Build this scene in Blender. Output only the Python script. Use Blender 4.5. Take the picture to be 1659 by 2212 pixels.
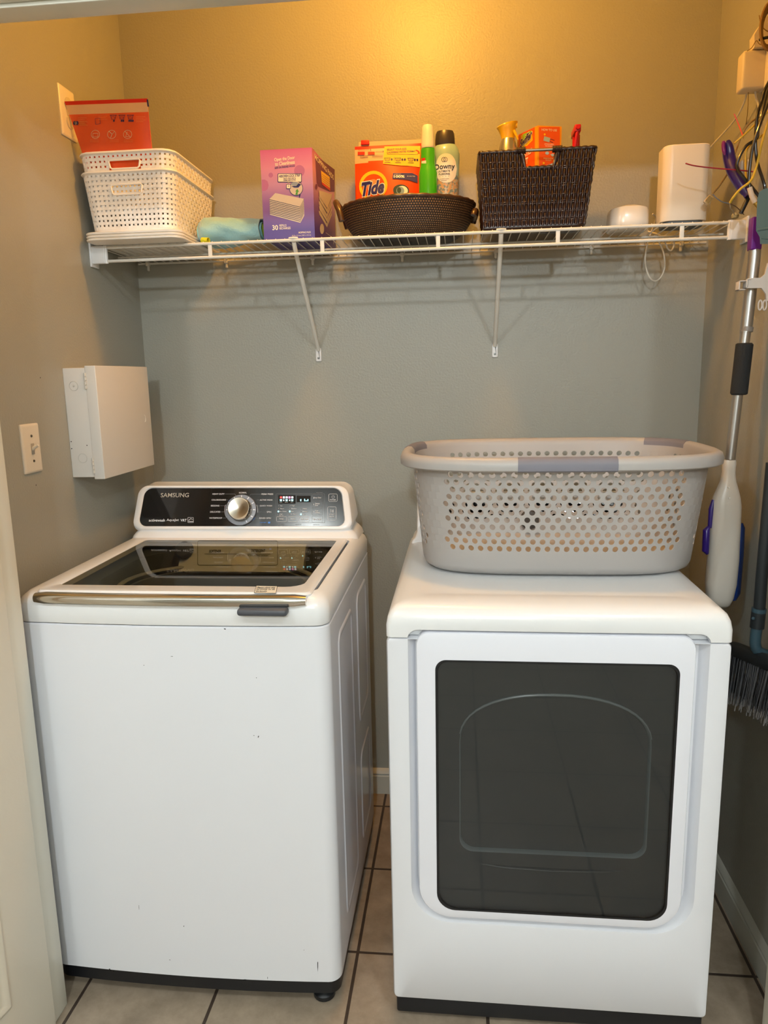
import bpy, bmesh, math, random
from mathutils import Vector, Matrix
random.seed(7)
for o in list(bpy.data.objects): bpy.data.objects.remove(o)
SC = bpy.context.scene; COL = SC.collection
V = Vector; PI = math.pi

# ---------------------------------------------------------------- camera, world, light, exposure
CAM = V((1.0285, -2.3522, 1.4487)); YAW, PITCH, ROLL, FPX = -0.10579, -0.18332, -0.02051, 1576.9
_d = V((math.sin(YAW)*math.cos(PITCH), math.cos(YAW)*math.cos(PITCH), math.sin(PITCH)))
_r = V((math.cos(YAW), -math.sin(YAW), 0)); _u = _r.cross(_d)
RT = _r*math.cos(ROLL) + _u*math.sin(ROLL); UP = -_r*math.sin(ROLL) + _u*math.cos(ROLL)
cd = bpy.data.cameras.new('camera'); cam = bpy.data.objects.new('camera', cd); COL.objects.link(cam)
M = Matrix((RT, UP, -_d)).transposed().to_4x4(); M.translation = CAM; cam.matrix_world = M
cd.sensor_fit = 'VERTICAL'; cd.sensor_height = 24; cd.lens = FPX*24/2212; cd.clip_start = .02
SC.camera = cam
SC.view_settings.view_transform = 'Standard'; SC.view_settings.look = 'None'
SC.view_settings.exposure = 0.0; SC.view_settings.gamma = 1; SC.view_settings.use_curve_mapping = False
w = bpy.data.worlds.new('world'); SC.world = w; w.use_nodes = True
w.node_tree.nodes['Background'].inputs[0].default_value = (.8, .85, 1, 1)
w.node_tree.nodes['Background'].inputs[1].default_value = .05
def lamp(name, loc, power, col, radius, typ='POINT', rot=None, size=None):
    l = bpy.data.lights.new(name, typ); l.energy = power; l.color = col
    if typ == 'AREA': l.shape = 'RECTANGLE'; l.size, l.size_y = size
    else: l.shadow_soft_size = radius
    o = bpy.data.objects.new(name, l); o.location = loc; COL.objects.link(o)
    if rot: o.rotation_euler = rot
    return o
lamp('closet_ceiling_light', (.90, -.60, 2.63), 25.5, (1, .46, .07), .06)
lamp('room_light_centre', (1.02, -4.1, 2.30), 104, (.865, .955, 1), .05)
lamp('room_light_right', (1.75, -2.55, 2.58), 34, (.89, .96, 1), .04)
lamp('room_light_left', (.05, -2.55, 2.58), 28, (.89, .96, 1), .04)

# ---------------------------------------------------------------- helpers
def hit(px, py, ax, val):
    v = _d*FPX + RT*(px-829.5) - UP*(py-1106)
    return CAM + v*((val-CAM[ax])/v[ax])
def lin(h):
    out = []
    for i in (0, 2, 4):
        c = int(h[i:i+2], 16)/255
        out.append(c/12.92 if c <= .04045 else ((c+.055)/1.055)**2.4)
    return (*out, 1)
MATS = {}
def mat(name, col, rough=.5, metal=0, coat=0, bump=0, bscale=200, spec=.5, emit=0, var=0, vscale=8, trans=0, sheen=0):
    if name in MATS: return MATS[name]
    m = bpy.data.materials.new(name); m.use_nodes = True; nt = m.node_tree; b = nt.nodes['Principled BSDF']
    c = lin(col) if isinstance(col, str) else col
    b.inputs['Base Color'].default_value = c; b.inputs['Roughness'].default_value = rough
    b.inputs['Metallic'].default_value = metal; b.inputs['Coat Weight'].default_value = coat
    b.inputs['Coat Roughness'].default_value = .06; b.inputs['Specular IOR Level'].default_value = spec
    b.inputs['Transmission Weight'].default_value = trans
    b.inputs['Sheen Weight'].default_value = sheen
    if emit: b.inputs['Emission Color'].default_value = c; b.inputs['Emission Strength'].default_value = emit
    if bump or var:
        tc = nt.nodes.new('ShaderNodeTexCoord')
    if bump:
        n = nt.nodes.new('ShaderNodeTexNoise'); n.inputs['Scale'].default_value = bscale; n.inputs['Detail'].default_value = 3
        bp = nt.nodes.new('ShaderNodeBump'); bp.inputs['Strength'].default_value = bump; bp.inputs['Distance'].default_value = .002
        nt.links.new(tc.outputs['Object'], n.inputs['Vector']); nt.links.new(n.outputs['Fac'], bp.inputs['Height'])
        nt.links.new(bp.outputs['Normal'], b.inputs['Normal'])
    if var:
        n = nt.nodes.new('ShaderNodeTexNoise'); n.inputs['Scale'].default_value = vscale; n.inputs['Detail'].default_value = 5
        mx = nt.nodes.new('ShaderNodeMix'); mx.data_type = 'RGBA'
        mx.inputs['A'].default_value = tuple(x*(1-var) for x in c[:3])+(1,); mx.inputs['B'].default_value = tuple(min(1, x*(1+var)) for x in c[:3])+(1,)
        nt.links.new(tc.outputs['Object'], n.inputs['Vector']); nt.links.new(n.outputs['Fac'], mx.inputs['Factor'])
        nt.links.new(mx.outputs['Result'], b.inputs['Base Color'])
    MATS[name] = m; return m
def glass(name, tint, refl=.06, rough=.02, ior=1.5):
    m = bpy.data.materials.new(name); m.use_nodes = True; nt = m.node_tree; nt.nodes.clear()
    o = nt.nodes.new('ShaderNodeOutputMaterial'); t = nt.nodes.new('ShaderNodeBsdfTransparent'); g = nt.nodes.new('ShaderNodeBsdfGlossy')
    mx = nt.nodes.new('ShaderNodeMixShader'); f = nt.nodes.new('ShaderNodeFresnel'); a = nt.nodes.new('ShaderNodeMath')
    a.operation = 'ADD'; a.inputs[1].default_value = refl; a.use_clamp = True
    f.inputs['IOR'].default_value = ior; t.inputs[0].default_value = tint; g.inputs['Roughness'].default_value = rough
    nt.links.new(f.outputs[0], a.inputs[0]); nt.links.new(a.outputs[0], mx.inputs[0]); nt.links.new(t.outputs[0], mx.inputs[1])
    nt.links.new(g.outputs[0], mx.inputs[2]); nt.links.new(mx.outputs[0], o.inputs[0])
    MATS[name] = m; return m

def rr2(x0, x1, y0, y1, r, n=6):
    """rounded rectangle, counter-clockwise 2D points; r a number or four radii (x1y1, x0y1, x0y0, x1y0)"""
    R = r if isinstance(r, (list, tuple)) else (r,)*4
    pts = []
    for (cx, cy, a0, q) in ((x1-R[0], y1-R[0], 0, R[0]), (x0+R[1], y1-R[1], PI/2, R[1]), (x0+R[2], y0+R[2], PI, R[2]), (x1-R[3], y0+R[3], 1.5*PI, R[3])):
        for i in range(n+1):
            a = a0+PI/2*i/n; pts.append((cx+q*math.cos(a), cy+q*math.sin(a)))
    return pts
class MB:
    def __init__(s): s.v = []; s.f = []; s.m = []
    def add(s, vs, fs, m=0):
        k = len(s.v); s.v += [V(p) for p in vs]
        for f in fs: s.f.append([i+k for i in f]); s.m.append(m)
        return s
    def box(s, x0, x1, y0, y1, z0, z1, m=0, bev=0, seg=3):
        bm = bmesh.new(); bmesh.ops.create_cube(bm, size=1)
        for q in bm.verts: q.co = V(((x0+x1)/2+q.co.x*(x1-x0), (y0+y1)/2+q.co.y*(y1-y0), (z0+z1)/2+q.co.z*(z1-z0)))
        if bev: bmesh.ops.bevel(bm, geom=bm.edges[:], offset=bev, segments=seg, affect='EDGES', profile=.5)
        bm.verts.index_update()
        s.add([q.co.copy() for q in bm.verts], [[q.index for q in f.verts] for f in bm.faces], m); bm.free(); return s
    def loft(s, rings, m=0, cap0=True, cap1=True, closed=True, loop=False):
        n = len(rings[0]); vs = [p for r in rings for p in r]; fs = []
        K = len(rings)
        for i in range(K if loop else K-1):
            a = i*n; b = ((i+1) % K)*n
            for j in range(n if closed else n-1):
                k = (j+1) % n; fs.append([a+j, a+k, b+k, b+j])
        if cap0 and not loop: fs.append(list(range(n))[::-1])
        if cap1 and not loop: fs.append([(K-1)*n+i for i in range(n)])
        return s.add(vs, fs, m)
    def tube(s, path, r, n=8, m=0, closed=False, caps=True, flat=1):
        P = [V(p) for p in path]; K = len(P); rings = []; up = None
        for i in range(K):
            if closed: t = P[(i+1) % K]-P[i-1]
            else: t = P[min(i+1, K-1)]-P[max(i-1, 0)]
            if t.length < 1e-9: t = V((0, 0, 1))
            t.normalize()
            if up is None: up = t.orthogonal().normalized() if abs(t.z) > .9 else (V((0, 0, 1))-t*t.z).normalized()
            else:
                up = up-t*up.dot(t); up = up.normalized() if up.length > 1e-6 else t.orthogonal().normalized()
            b = t.cross(up); q = r[i] if isinstance(r, (list, tuple)) else r
            rings.append([P[i]+b*(q*math.cos(2*PI*j/n))+up*(q*flat*math.sin(2*PI*j/n)) for j in range(n)])
        return s.loft(rings, m, caps, caps, loop=closed)
    def lathe(s, prof, c, n=32, m=0, axis='z', sx=1, sy=1, cap=True):
        rings = []
        for (r, h) in prof:
            ring = []
            for j in range(n):
                a = 2*PI*j/n; x, y = r*math.cos(a)*sx, r*math.sin(a)*sy
                ring.append(V(c)+(V((x, y, h)) if axis == 'z' else V((x, -h, y)) if axis == 'y' else V((h, x, y))))
            rings.append(ring)
        return s.loft(rings, m, cap, cap)
    def rbox(s, x0, x1, y0, y1, zs, r, m=0, n=6, cap0=True, cap1=True):
        """stack of rounded rectangles; zs = [(z, inset), ...]"""
        return s.loft([[V((p[0], p[1], z)) for p in rr2(x0+i, x1-i, y0+i, y1-i, max(r-i, .0005), n)] for z, i in zs], m, cap0, cap1)
    def xf(s, M4, start=0):
        for i in range(start, len(s.v)): s.v[i] = M4 @ s.v[i]
        return s
    def build(s, name, mats, parent=None, angle=35, local=False, recalc=True):
        me = bpy.data.meshes.new(name)
        inv = None
        if parent is not None and not local:
            inv = world_of(parent).inverted()
        vs = [inv @ p for p in s.v] if inv else s.v
        me.from_pydata([tuple(p) for p in vs], [], s.f)
        mats = mats if isinstance(mats, (list, tuple)) else [mats]
        for mm in mats: me.materials.append(mm)
        for p, i in zip(me.polygons, s.m): p.material_index = min(i, len(mats)-1); p.use_smooth = True
        if recalc: bm = bmesh.new(); bm.from_mesh(me); bmesh.ops.recalc_face_normals(bm, faces=bm.faces[:]); bm.to_mesh(me); bm.free()
        me.set_sharp_from_angle(angle=math.radians(angle))
        me.update()
        o = bpy.data.objects.new(name, me); COL.objects.link(o)
        if parent is not None: o.parent = parent
        return o
def world_of(o):
    m = Matrix.LocRotScale(o.location, o.rotation_euler, o.scale)
    return (world_of(o.parent) @ m) if o.parent else m
def thing(name, label, cat, loc, rz=0, group=None):
    o = bpy.data.objects.new(name, None); o.empty_display_size = .05; COL.objects.link(o)
    o.location = loc; o.rotation_euler = (0, 0, rz); o['label'] = label; o['category'] = cat
    if group: o['group'] = group
    return o
def tag(o, label, cat, group=None):
    o['label'] = label; o['category'] = cat
    if group: o['group'] = group
    return o
def struct(mb, name, m):
    o = mb.build(name, m); o['kind'] = 'structure'; return o
def boolean(o, cutter, op='DIFFERENCE'):
    c = cutter.build('cutter', [MATS[next(iter(MATS))]])
    c.location = (0, 0, 0)
    if o.parent: c.matrix_world = Matrix.Identity(4); 
    md = o.modifiers.new('b', 'BOOLEAN'); md.object = c; md.operation = op; md.solver = 'EXACT'
    bpy.context.view_layer.update()
    dg = bpy.context.evaluated_depsgraph_get(); me = bpy.data.meshes.new_from_object(o.evaluated_get(dg))
    o.modifiers.clear(); o.data = me; me.set_sharp_from_angle(angle=math.radians(35))
    bpy.data.objects.remove(c)
_tc = {}
def text_geo(s, offset=0, shear=0):
    k = (s, offset, shear)
    if k not in _tc:
        cu = bpy.data.curves.new('t', 'FONT'); cu.body = s; cu.offset = offset; cu.shear = shear; cu.resolution_u = 3
        ob = bpy.data.objects.new('t', cu); COL.objects.link(ob); bpy.context.view_layer.update()
        me = bpy.data.meshes.new_from_object(ob.evaluated_get(bpy.context.evaluated_depsgraph_get()))
        vs = [p.co.copy() for p in me.vertices]; fs = [list(p.vertices) for p in me.polygons]
        bpy.data.objects.remove(ob); bpy.data.meshes.remove(me); bpy.data.curves.remove(cu)
        xs = [p.x for p in vs]; ys = [p.y for p in vs]
        _tc[k] = (vs, fs, min(xs), max(xs), min(ys), max(ys))
    return _tc[k]
class Surf:
    """a plane (point, u, v, normal) printed on; disp(point) may push the print onto a curved skin"""
    def __init__(s, p0, u, v, disp=None, lift=.0006):
        s.p0 = V(p0); s.u = V(u).normalized(); s.v = V(v).normalized(); s.n = s.u.cross(s.v).normalized()
        if s.n.dot(CAM-s.p0) < 0: s.n = -s.n
        s.disp = disp; s.lift = lift
    def at(s, px, py):
        d = _d*FPX + RT*(px-829.5) - UP*(py-1106); t = (s.p0-CAM).dot(s.n)/d.dot(s.n); return CAM+d*t
    def put(s, p, k=1):
        if s.disp: p = s.disp(p)
        return p+s.n*(s.lift*k)
    def text(s, mb, body, px, py, wpx, hpx, m, bold=0, shear=0, k=2, slope=0):
        vs, fs, x0, x1, y0, y1 = text_geo(body, bold, shear)
        c = s.at(px, py); W = (s.at(px+wpx/2, py)-s.at(px-wpx/2, py)).length; H = (s.at(px, py+hpx/2)-s.at(px, py-hpx/2)).length
        out = [s.put(c+s.u*(((q.x-x0)/(x1-x0)-.5)*W)+s.v*(((q.y-y0)/(y1-y0)-.5)*H + slope*((q.x-x0)/(x1-x0)-.5)*W), k) for q in vs]
        mb.add(out, fs, m)
    def poly(s, mb, pts, m, k=1):
        mb.add([s.put(s.at(*q), k) for q in pts], [list(range(len(pts)))], m)
    def rect(s, mb, x0, y0, x1, y1, m, k=1, r=0, nx=1):
        if r: s.poly(mb, rr2(x0, x1, y0, y1, r, 4), m, k); return
        vs = []; fs = []
        for i in range(nx+1):
            x = x0+(x1-x0)*i/nx; vs += [s.put(s.at(x, y0), k), s.put(s.at(x, y1), k)]
        for i in range(nx): fs.append([2*i, 2*i+1, 2*i+3, 2*i+2])
        mb.add(vs, fs, m)
    def ell(s, mb, cx, cy, rx, ry, m, k=1, a0=0, a1=2*PI, n=24):
        s.poly(mb, [(cx+rx*math.cos(a0+(a1-a0)*i/n), cy+ry*math.sin(a0+(a1-a0)*i/n)) for i in range(n)], m, k)
    def line(s, mb, pts, wpx, m, k=1, closed=False):
        K = len(pts)
        for i in range(K if closed else K-1):
            a = V((*pts[i], 0)); b = V((*pts[(i+1) % K], 0)); t = b-a
            if t.length < 1e-6: continue
            t.normalize(); q = V((-t.y, t.x, 0))*wpx/2; e = t*wpx*.3
            s.poly(mb, [(a+q-e)[:2], (b+q+e)[:2], (b-q+e)[:2], (a-q-e)[:2]], m, k)
    def ring(s, mb, cx, cy, rx, ry, wpx, m, k=1, a0=0, a1=2*PI, n=28):
        s.line(mb, [(cx+rx*math.cos(a0+(a1-a0)*i/n), cy+ry*math.sin(a0+(a1-a0)*i/n)) for i in range(n+1)], wpx, m, k)
    def rrect_line(s, mb, x0, y0, x1, y1, r, wpx, m, k=1):
        s.line(mb, rr2(x0, x1, y0, y1, r, 3), wpx, m, k, closed=True)
def crv(pts, n=8):
    """Catmull-Rom through points"""
    P = [V(p) for p in pts]; P = [P[0]*2-P[1]]+P+[P[-1]*2-P[-2]]; out = []
    for i in range(1, len(P)-2):
        for j in range(n):
            t = j/n; a, b, c, d = P[i-1], P[i], P[i+1], P[i+2]
            out.append(.5*((2*b)+(c-a)*t+(2*a-5*b+4*c-d)*t*t+(3*b-a-3*c+d)*t**3))
    return out+[P[-2]]
def pxp(pts, n=8): return crv([hit(x, y, 1, Y) for x, y, Y in pts], n)

# ---------------------------------------------------------------- the setting
W = 1.7586; CEIL = 2.72; FR = -.95; FR2 = -1.000; JL, JR, HEAD = .100, 1.667, 2.100; OB = -4.7; OL, OR = -1.3, 2.9
wallm = mat('wall_paint', 'a3a297', .36, bump=.5, bscale=170, spec=.35, var=.03, vscale=2)
ceilm = mat('ceiling_paint', 'dcdad2', .8, bump=.3, bscale=120)
trimm = mat('trim_paint', 'dcdacd', .35)
roomw = mat('room_paint', 'b9b4a8', .7)
def floor_mat():
    m = bpy.data.materials.new('floor_tile'); m.use_nodes = True; nt = m.node_tree; L = nt.links; N = nt.nodes
    b = N['Principled BSDF']; tc = N.new('ShaderNodeTexCoord'); mp = N.new('ShaderNodeMapping')
    T = .32347; mp.inputs['Location'].default_value = (-.7686+.0022, .0872+.0022, 0)
    L.new(tc.outputs['Object'], mp.inputs['Vector'])
    br = N.new('ShaderNodeTexBrick'); br.offset = 0; br.squash = 1
    br.inputs['Scale'].default_value = 1; br.inputs['Brick Width'].default_value = T; br.inputs['Row Height'].default_value = T
    br.inputs['Mortar Size'].default_value = .0045; br.inputs['Mortar Smooth'].default_value = .3; br.inputs['Bias'].default_value = 0
    br.inputs['Color1'].default_value = lin('a69684'); br.inputs['Color2'].default_value = lin('aa9b88'); br.inputs['Mortar'].default_value = lin('4a3e36')
    L.new(mp.outputs[0], br.inputs['Vector'])
    n = N.new('ShaderNodeTexNoise'); n.inputs['Scale'].default_value = 9; n.inputs['Detail'].default_value = 9; n.inputs['Roughness'].default_value = .7
    L.new(tc.outputs['Object'], n.inputs['Vector'])
    cr = N.new('ShaderNodeValToRGB'); cr.color_ramp.elements[0].position = .32; cr.color_ramp.elements[1].position = .68
    cr.color_ramp.elements[0].color = (.62, .6, .58, 1); cr.color_ramp.elements[1].color = (1.08, 1.06, 1.04, 1)
    L.new(n.outputs['Fac'], cr.inputs[0])
    mx = N.new('ShaderNodeMix'); mx.data_type = 'RGBA'; mx.blend_type = 'MULTIPLY'; mx.inputs['Factor'].default_value = 1
    L.new(br.outputs['Color'], mx.inputs['A']); L.new(cr.outputs[0], mx.inputs['B']); L.new(mx.outputs['Result'], b.inputs['Base Color'])
    b.inputs['Roughness'].default_value = .42
    bp = N.new('ShaderNodeBump'); bp.inputs['Strength'].default_value = .5; bp.inputs['Distance'].default_value = .003; bp.invert = True
    L.new(br.outputs['Fac'], bp.inputs['Height']); L.new(bp.outputs[0], b.inputs['Normal']); return m
struct(MB().box(OL, OR, OB, 0, -.1, 0), 'floor', floor_mat())
struct(MB().box(OL, OR, OB, .1, CEIL, CEIL+.1), 'ceiling', ceilm)
struct(MB().box(-.1, W+.1, 0, .1, -.1, CEIL), 'wall_back', wallm)
struct(MB().box(-.1, 0, FR, 0, 0, CEIL), 'wall_left', wallm)
struct(MB().box(W, W+.1, FR, 0, 0, CEIL), 'wall_right', wallm)
fw = MB()
fw.box(OL, JL-.016, FR2, FR, 0, CEIL); fw.box(JR+.016, OR, FR2, FR, 0, CEIL); fw.box(JL-.016, JR+.016, FR2, FR, HEAD+.016, CEIL)
struct(fw, 'wall_front', wallm)
struct(MB().box(OL-.1, OL, OB, FR, 0, CEIL), 'wall_room_left', roomw)
struct(MB().box(OR, OR+.1, OB, FR, 0, CEIL), 'wall_room_right', roomw)
struct(MB().box(OL, OR, OB-.1, OB, 0, CEIL), 'wall_room_back', roomw)
# door frame: head and side jambs, casing on the room side
j = MB(); j.box(JL-.016, JR+.016, FR2-.002, FR+.002, HEAD, HEAD+.016, bev=.002); j.box(JL-.016, JL, FR2-.002, FR+.002, 0, HEAD, bev=.002)
j.box(JR, JR+.016, FR2-.002, FR+.002, 0, HEAD, bev=.002)
struct(j, 'trim_1', trimm)
j = MB()
for (a, b, c, d) in ((JL-.07, JL-.006, 0, HEAD+.07), (JR+.006, JR+.07, 0, HEAD+.07), (JL-.07, JR+.07, HEAD+.006, HEAD+.07)):
    j.box(a, b, FR2-.018, FR2-.002, c, d, bev=.004)
struct(j, 'trim_2', trimm)
def baseboard(name, p0, p1, n):
    prof = [(0, 0), (.014, 0), (.014, .066), (.011, .070), (.013, .076), (.009, .084), (.004, .089), (0, .092)]
    rings = [[V((p[0]+n[0]*a, p[1]+n[1]*a, b)) for a, b in prof] for p in (p0, p1)]
    struct(MB().loft(rings), name, mat('baseboard_paint', 'c9c8bc', .45))
baseboard('baseboard_back', (0, 0), (W, 0), (0, -1)); baseboard('baseboard_right', (W, 0), (W, FR), (-1, 0)); baseboard('baseboard_left', (0, 0), (0, FR), (1, 0))
# open panelled door at the left, swung into the room
dm = mat('door_paint', 'd8d2c2', .38, bump=.15, bscale=90)
dir_ = V((-.19, -.98, 0)).normalized(); nrm = V((.98, -.19, 0)).normalized(); h0 = V((.110, -1.012, 0))
def dpt(a, d, z): return h0+dir_*a+nrm*d+V((0, 0, z))
D = MB(); Lf = .80; zb, zt = .012, 2.08
D.loft([[dpt(a, d, z) for a, d in rr2(0, Lf, -.035, 0, .003, 2)] for z in (zb, zt)])
door = struct(D, 'door_1', dm)
for (a0, a1, z0, z1) in ((.11, .37, .16, .62), (.43, .69, .16, .62), (.11, .37, .74, 1.66), (.43, .69, .74, 1.66), (.11, .37, 1.76, 1.98), (.43, .69, 1.76, 1.98)):
    m_ = MB(); rings = []
    for d, ins in ((-.001, 0), (.004, .004), (.005, .009), (.001, .017), (.001, .026), (.006, .045)):
        rings.append([dpt(x, d, z) for x, z in rr2(a0+ins, a1-ins, z0+ins, z1-ins, .002, 1)])
    m_.loft(rings, cap0=False); o = m_.build('door_panel', dm); o.parent = door

# ---------------------------------------------------------------- appliances
white = mat('appliance_enamel', 'e4e6ec', .22, coat=.35)
offw = mat('plastic_white', 'e6e7e8', .28, coat=.25)
blackp = mat('black_plastic', '14161a', .4)
chrome = mat('chrome', 'd6d2ca', .12, metal=1)
gap = mat('dark_gap', '0a0a0b', .8)
panelm = mat('console_gloss', '17181a', .08, coat=.2)
prw = mat('print_white', 'd9dbe0', .5); prg = mat('print_grey', '8d9096', .5); prb = mat('print_blue', '4d86d8', .4)
led = mat('led_cyan', '9ff2ff', .4, emit=1.6); ledr = mat('led_red', 'ff4a48', .4, emit=.9); ledw = mat('led_white', 'f3f6ff', .4, emit=.9); ledp = mat('led_pink', 'ff9ad0', .4, emit=.9)
lblt = mat('label_paper', 'e9e6d8', .5); ink = mat('ink_black', '1b1b20', .5)

WX0, WX1, WF, WB = .054, .752, -.909, -.215
wash = thing('washing_machine', 'white top-load washing machine with glass lid and dark control console, at the left', 'washing machine', ((WX0+WX1)/2, (WF+WB)/2, 0))
def bowed(x0, x1, yf, yb, r, z, bow, n=6, inset=0):
    pts = rr2(x0+inset, x1-inset, yf+inset, yb-inset, r, n); out = []
    # split the long front edge so it can bow
    res = pts[:3*(n+1)]
    a = pts[3*(n+1)-1]; b = pts[3*(n+1)]
    for i in range(1, 16): res.append((a[0]+(b[0]-a[0])*i/16, a[1]))
    res += pts[3*(n+1):]
    for (x, y) in res:
        t = (x-(x0+x1)/2)/((x1-x0)/2); k = max(0, 1-(y-yf)/.08) if y < yf+.08 else 0
        out.append(V((x, y-bow*(1-t*t)*k, z)))
    return out
def stack(mb, x0, x1, yf, yb, r, zs, bow, m=0, cap0=True, cap1=True):
    mb.loft([bowed(x0, x1, yf, yb, r, z, bow, inset=i) for z, i in zs], m, cap0, cap1)
b = MB(); stack(b, WX0, WX1, WF, WB, .028, [(.068, .006), (.072, 0), (.931, 0), (.934, .003)], .012, 0, True, False)
# shallow pressed ridges on the right flank
for (ya, yb_, za, zb_) in ((-.80, -.58, .14, .88), (-.50, -.30, .50, .88), (-.50, -.30, .14, .42)):
    pa = rr2(ya, yb_, za, zb_, .035, 5)
    b.loft([[V((WX1-.002, y, z)) for y, z in rr2(ya, yb_, za, zb_, .035, 5)], [V((WX1+.0022, y, z)) for y, z in rr2(ya+.006, yb_-.006, za+.006, zb_-.006, .03, 5)],
            [V((WX1+.0022, y, z)) for y, z in rr2(ya+.016, yb_-.016, za+.016, zb_-.016, .022, 5)], [V((WX1-.001, y, z)) for y, z in rr2(ya+.024, yb_-.024, za+.024, zb_-.024, .018, 5)]])
k = MB(); stack(k, WX0+.004, WX1-.004, WF+.006, WB, .026, [(.030, .01), (.036, 0), (.068, 0)], .012); k.build('plinth', blackp, wash)
for (x, y) in ((.12, -.85), (.705, -.872), (.12, -.28), (.70, -.28)):
    MB().lathe([(.018, 0), (.026, .004), (.026, .014), (.018, .02), (.016, .034)], (x, y, 0), 20).build('foot', blackp, wash)
# chips and scratches in the enamel
sf = Surf((0, WF-.012, 0), (1, 0, 0), (0, 0, 1), lift=.0004)
def bow_disp(p):
    t = (p.x-(WX0+WX1)/2)/((WX1-WX0)/2); q = p.copy(); q.y = WF-.012*(1-t*t)-.0004; return q
sf.disp = bow_disp; sf.lift = .0003
sc_ = b
for (x, y, a, b_) in ((685, 2098, 1.5, 24), (578, 2115, 1.5, 5), (237, 2097, 5, 4), (526, 2118, 7, 3), (487, 1359, 6, 2), (372, 1418, 4, 1.2), (311, 1437, 2, 1.5), (553, 1465, 1.5, 2), (557, 1593, 2, 4), (548, 1590, 1.5, 2), (655, 2057, 1.5, 1.5), (367, 2073, 2, 1.5), (397, 2000, 2, 2), (245, 2100, 3, 2), (300, 1960, 1, 9)):
    for q in range(3):
        dx, dy = random.uniform(-a*.5, a*.5), random.uniform(-b_*.4, b_*.4)
        sf.poly(sc_, [(x+dx-a*.3, y+dy-b_*.3), (x+dx+a*.35, y+dy-b_*.2), (x+dx+a*.2, y+dy+b_*.4), (x+dx-a*.25, y+dy+b_*.2)], 1)
b.build('cabinet', [white, gap], wash)
# top deck with lid well
LZ = 1.004
OX0, OX1, OY0, OY1 = .096, .724, -.935, -.372
def fr(x0, x1, y0, y1, r, z): return bowed(x0, x1, y0, y1, r, z, .006)
dk = MB()
dk.loft([bowed(WX0, WX1, WF, WB, .03, .936, .012, inset=.001), bowed(WX0, WX1, WF, WB, .03, .939, .012), bowed(WX0, WX1, WF, WB, .03, .972, .014),
         bowed(WX0, WX1, WF, WB, .032, .986, .014, inset=.005), bowed(WX0, WX1, WF, WB, .034, .996, .013, inset=.015), bowed(WX0, WX1, WF, WB, .034, 1.0, .010, inset=.028),
         fr(OX0+.002, OX1-.002, -.868, OY1, .02, 1.0), fr(OX0+.004, OX1-.004, -.866, OY1, .02, .975)], 0, False, False)
wl = MB(); wl.loft([fr(OX0+.004, OX1-.004, -.866, OY1, .02, .975), fr(.15, .67, -.81, -.40, .12, .972), fr(.155, .665, -.80, -.405, .14, .93), fr(.150, .670, -.81, -.395, .14, .925), fr(.10, .72, -.86, -.38, .14, .92)], 0, False, False)
wl.build('lid_well', mat('well_grey', '4c5256', .4), wash)
dk.build('top_deck', offw, wash)
# tub seen through the glass
tb = MB()
ov = lambda rx, ry, z: [V((.41+rx*math.cos(2*PI*i/48), -.60+ry*math.sin(2*PI*i/48), z)) for i in range(48)]
tb.loft([ov(.262, .2, .935), ov(.262, .2, .90), ov(.235, .185, .895), ov(.235, .185, .93), ov(.225, .178, .93), ov(.225, .178, .60)], 0, False, True)
tub = tb.build('tub', mat('tub_steel', '6c7278', .4, metal=.3), wash)
rb = MB()
for i in range(9):
    z = .68+i*.024; rb.tube([V((.41+.222*math.cos(a), -.60+.175*math.sin(a), z)) for a in [2*PI*q/40 for q in range(40)]], .004, 6, closed=True)
rb.build('drum_ridge', mat('drum_ridge_steel', '8c9196', .4, metal=.7), tub)
rm = MB(); rm.tube([V((.41+.25*math.cos(a), -.60+.19*math.sin(a), .938)) for a in [2*PI*q/48 for q in range(48)]], .008, 8, closed=True, flat=.6)
rm.build('tub_rim', mat('tub_rim_plastic', 'a9afb6', .35), wash)
# dispenser drawer at the back of the well
dsm = mat('dispenser_plastic', 'f2f6fc', .35)
ds = MB(); ds.loft([[V((x, y, z)) for y, z in ((-.462, .930), (-.459, .924), (-.372, .924), (-.372, .990), (-.402, .992), (-.410, .990))] for x in (.248, .252, .598, .602)])
dsp = ds.build('detergent_dispenser', dsm, wash)
tb2 = Surf((0, -.462, .930), (1, 0, 0), (0, .052, .060), lift=.0006); tt = MB()
for px, py, s, w_, h_ in ((465, 1191, 'SOFTENER', 26, 6), (558, 1190, 'DETERGENT', 30, 6), (545, 1200.5, 'FOR BEST RESULT, USE "HIGH EFFICIENCY" DETERGENT', 70, 3.2)):
    tb2.text(tt, s, px, py, w_, h_, 0, bold=.02)
tb2.line(tt, [(442, 1196.5), (584, 1197)], .8, 0); tb2.rrect_line(tt, 427, 1168, 600, 1221, 4, .9, 0)
tt.build('lettering', ink, dsp)
pc = tb2.at(399, 1190); qm = V((0, 0, 1)).rotation_difference(tb2.n).to_matrix().to_4x4(); qm.translation = pc
MB().lathe([(.026, 0), (.027, .006), (.023, .014), (.016, .016), (.0005, .016)], (0, 0, 0), 28).xf(qm).build('softener_cap', mat('cap_grey', '50545a', .4), wash)
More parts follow.
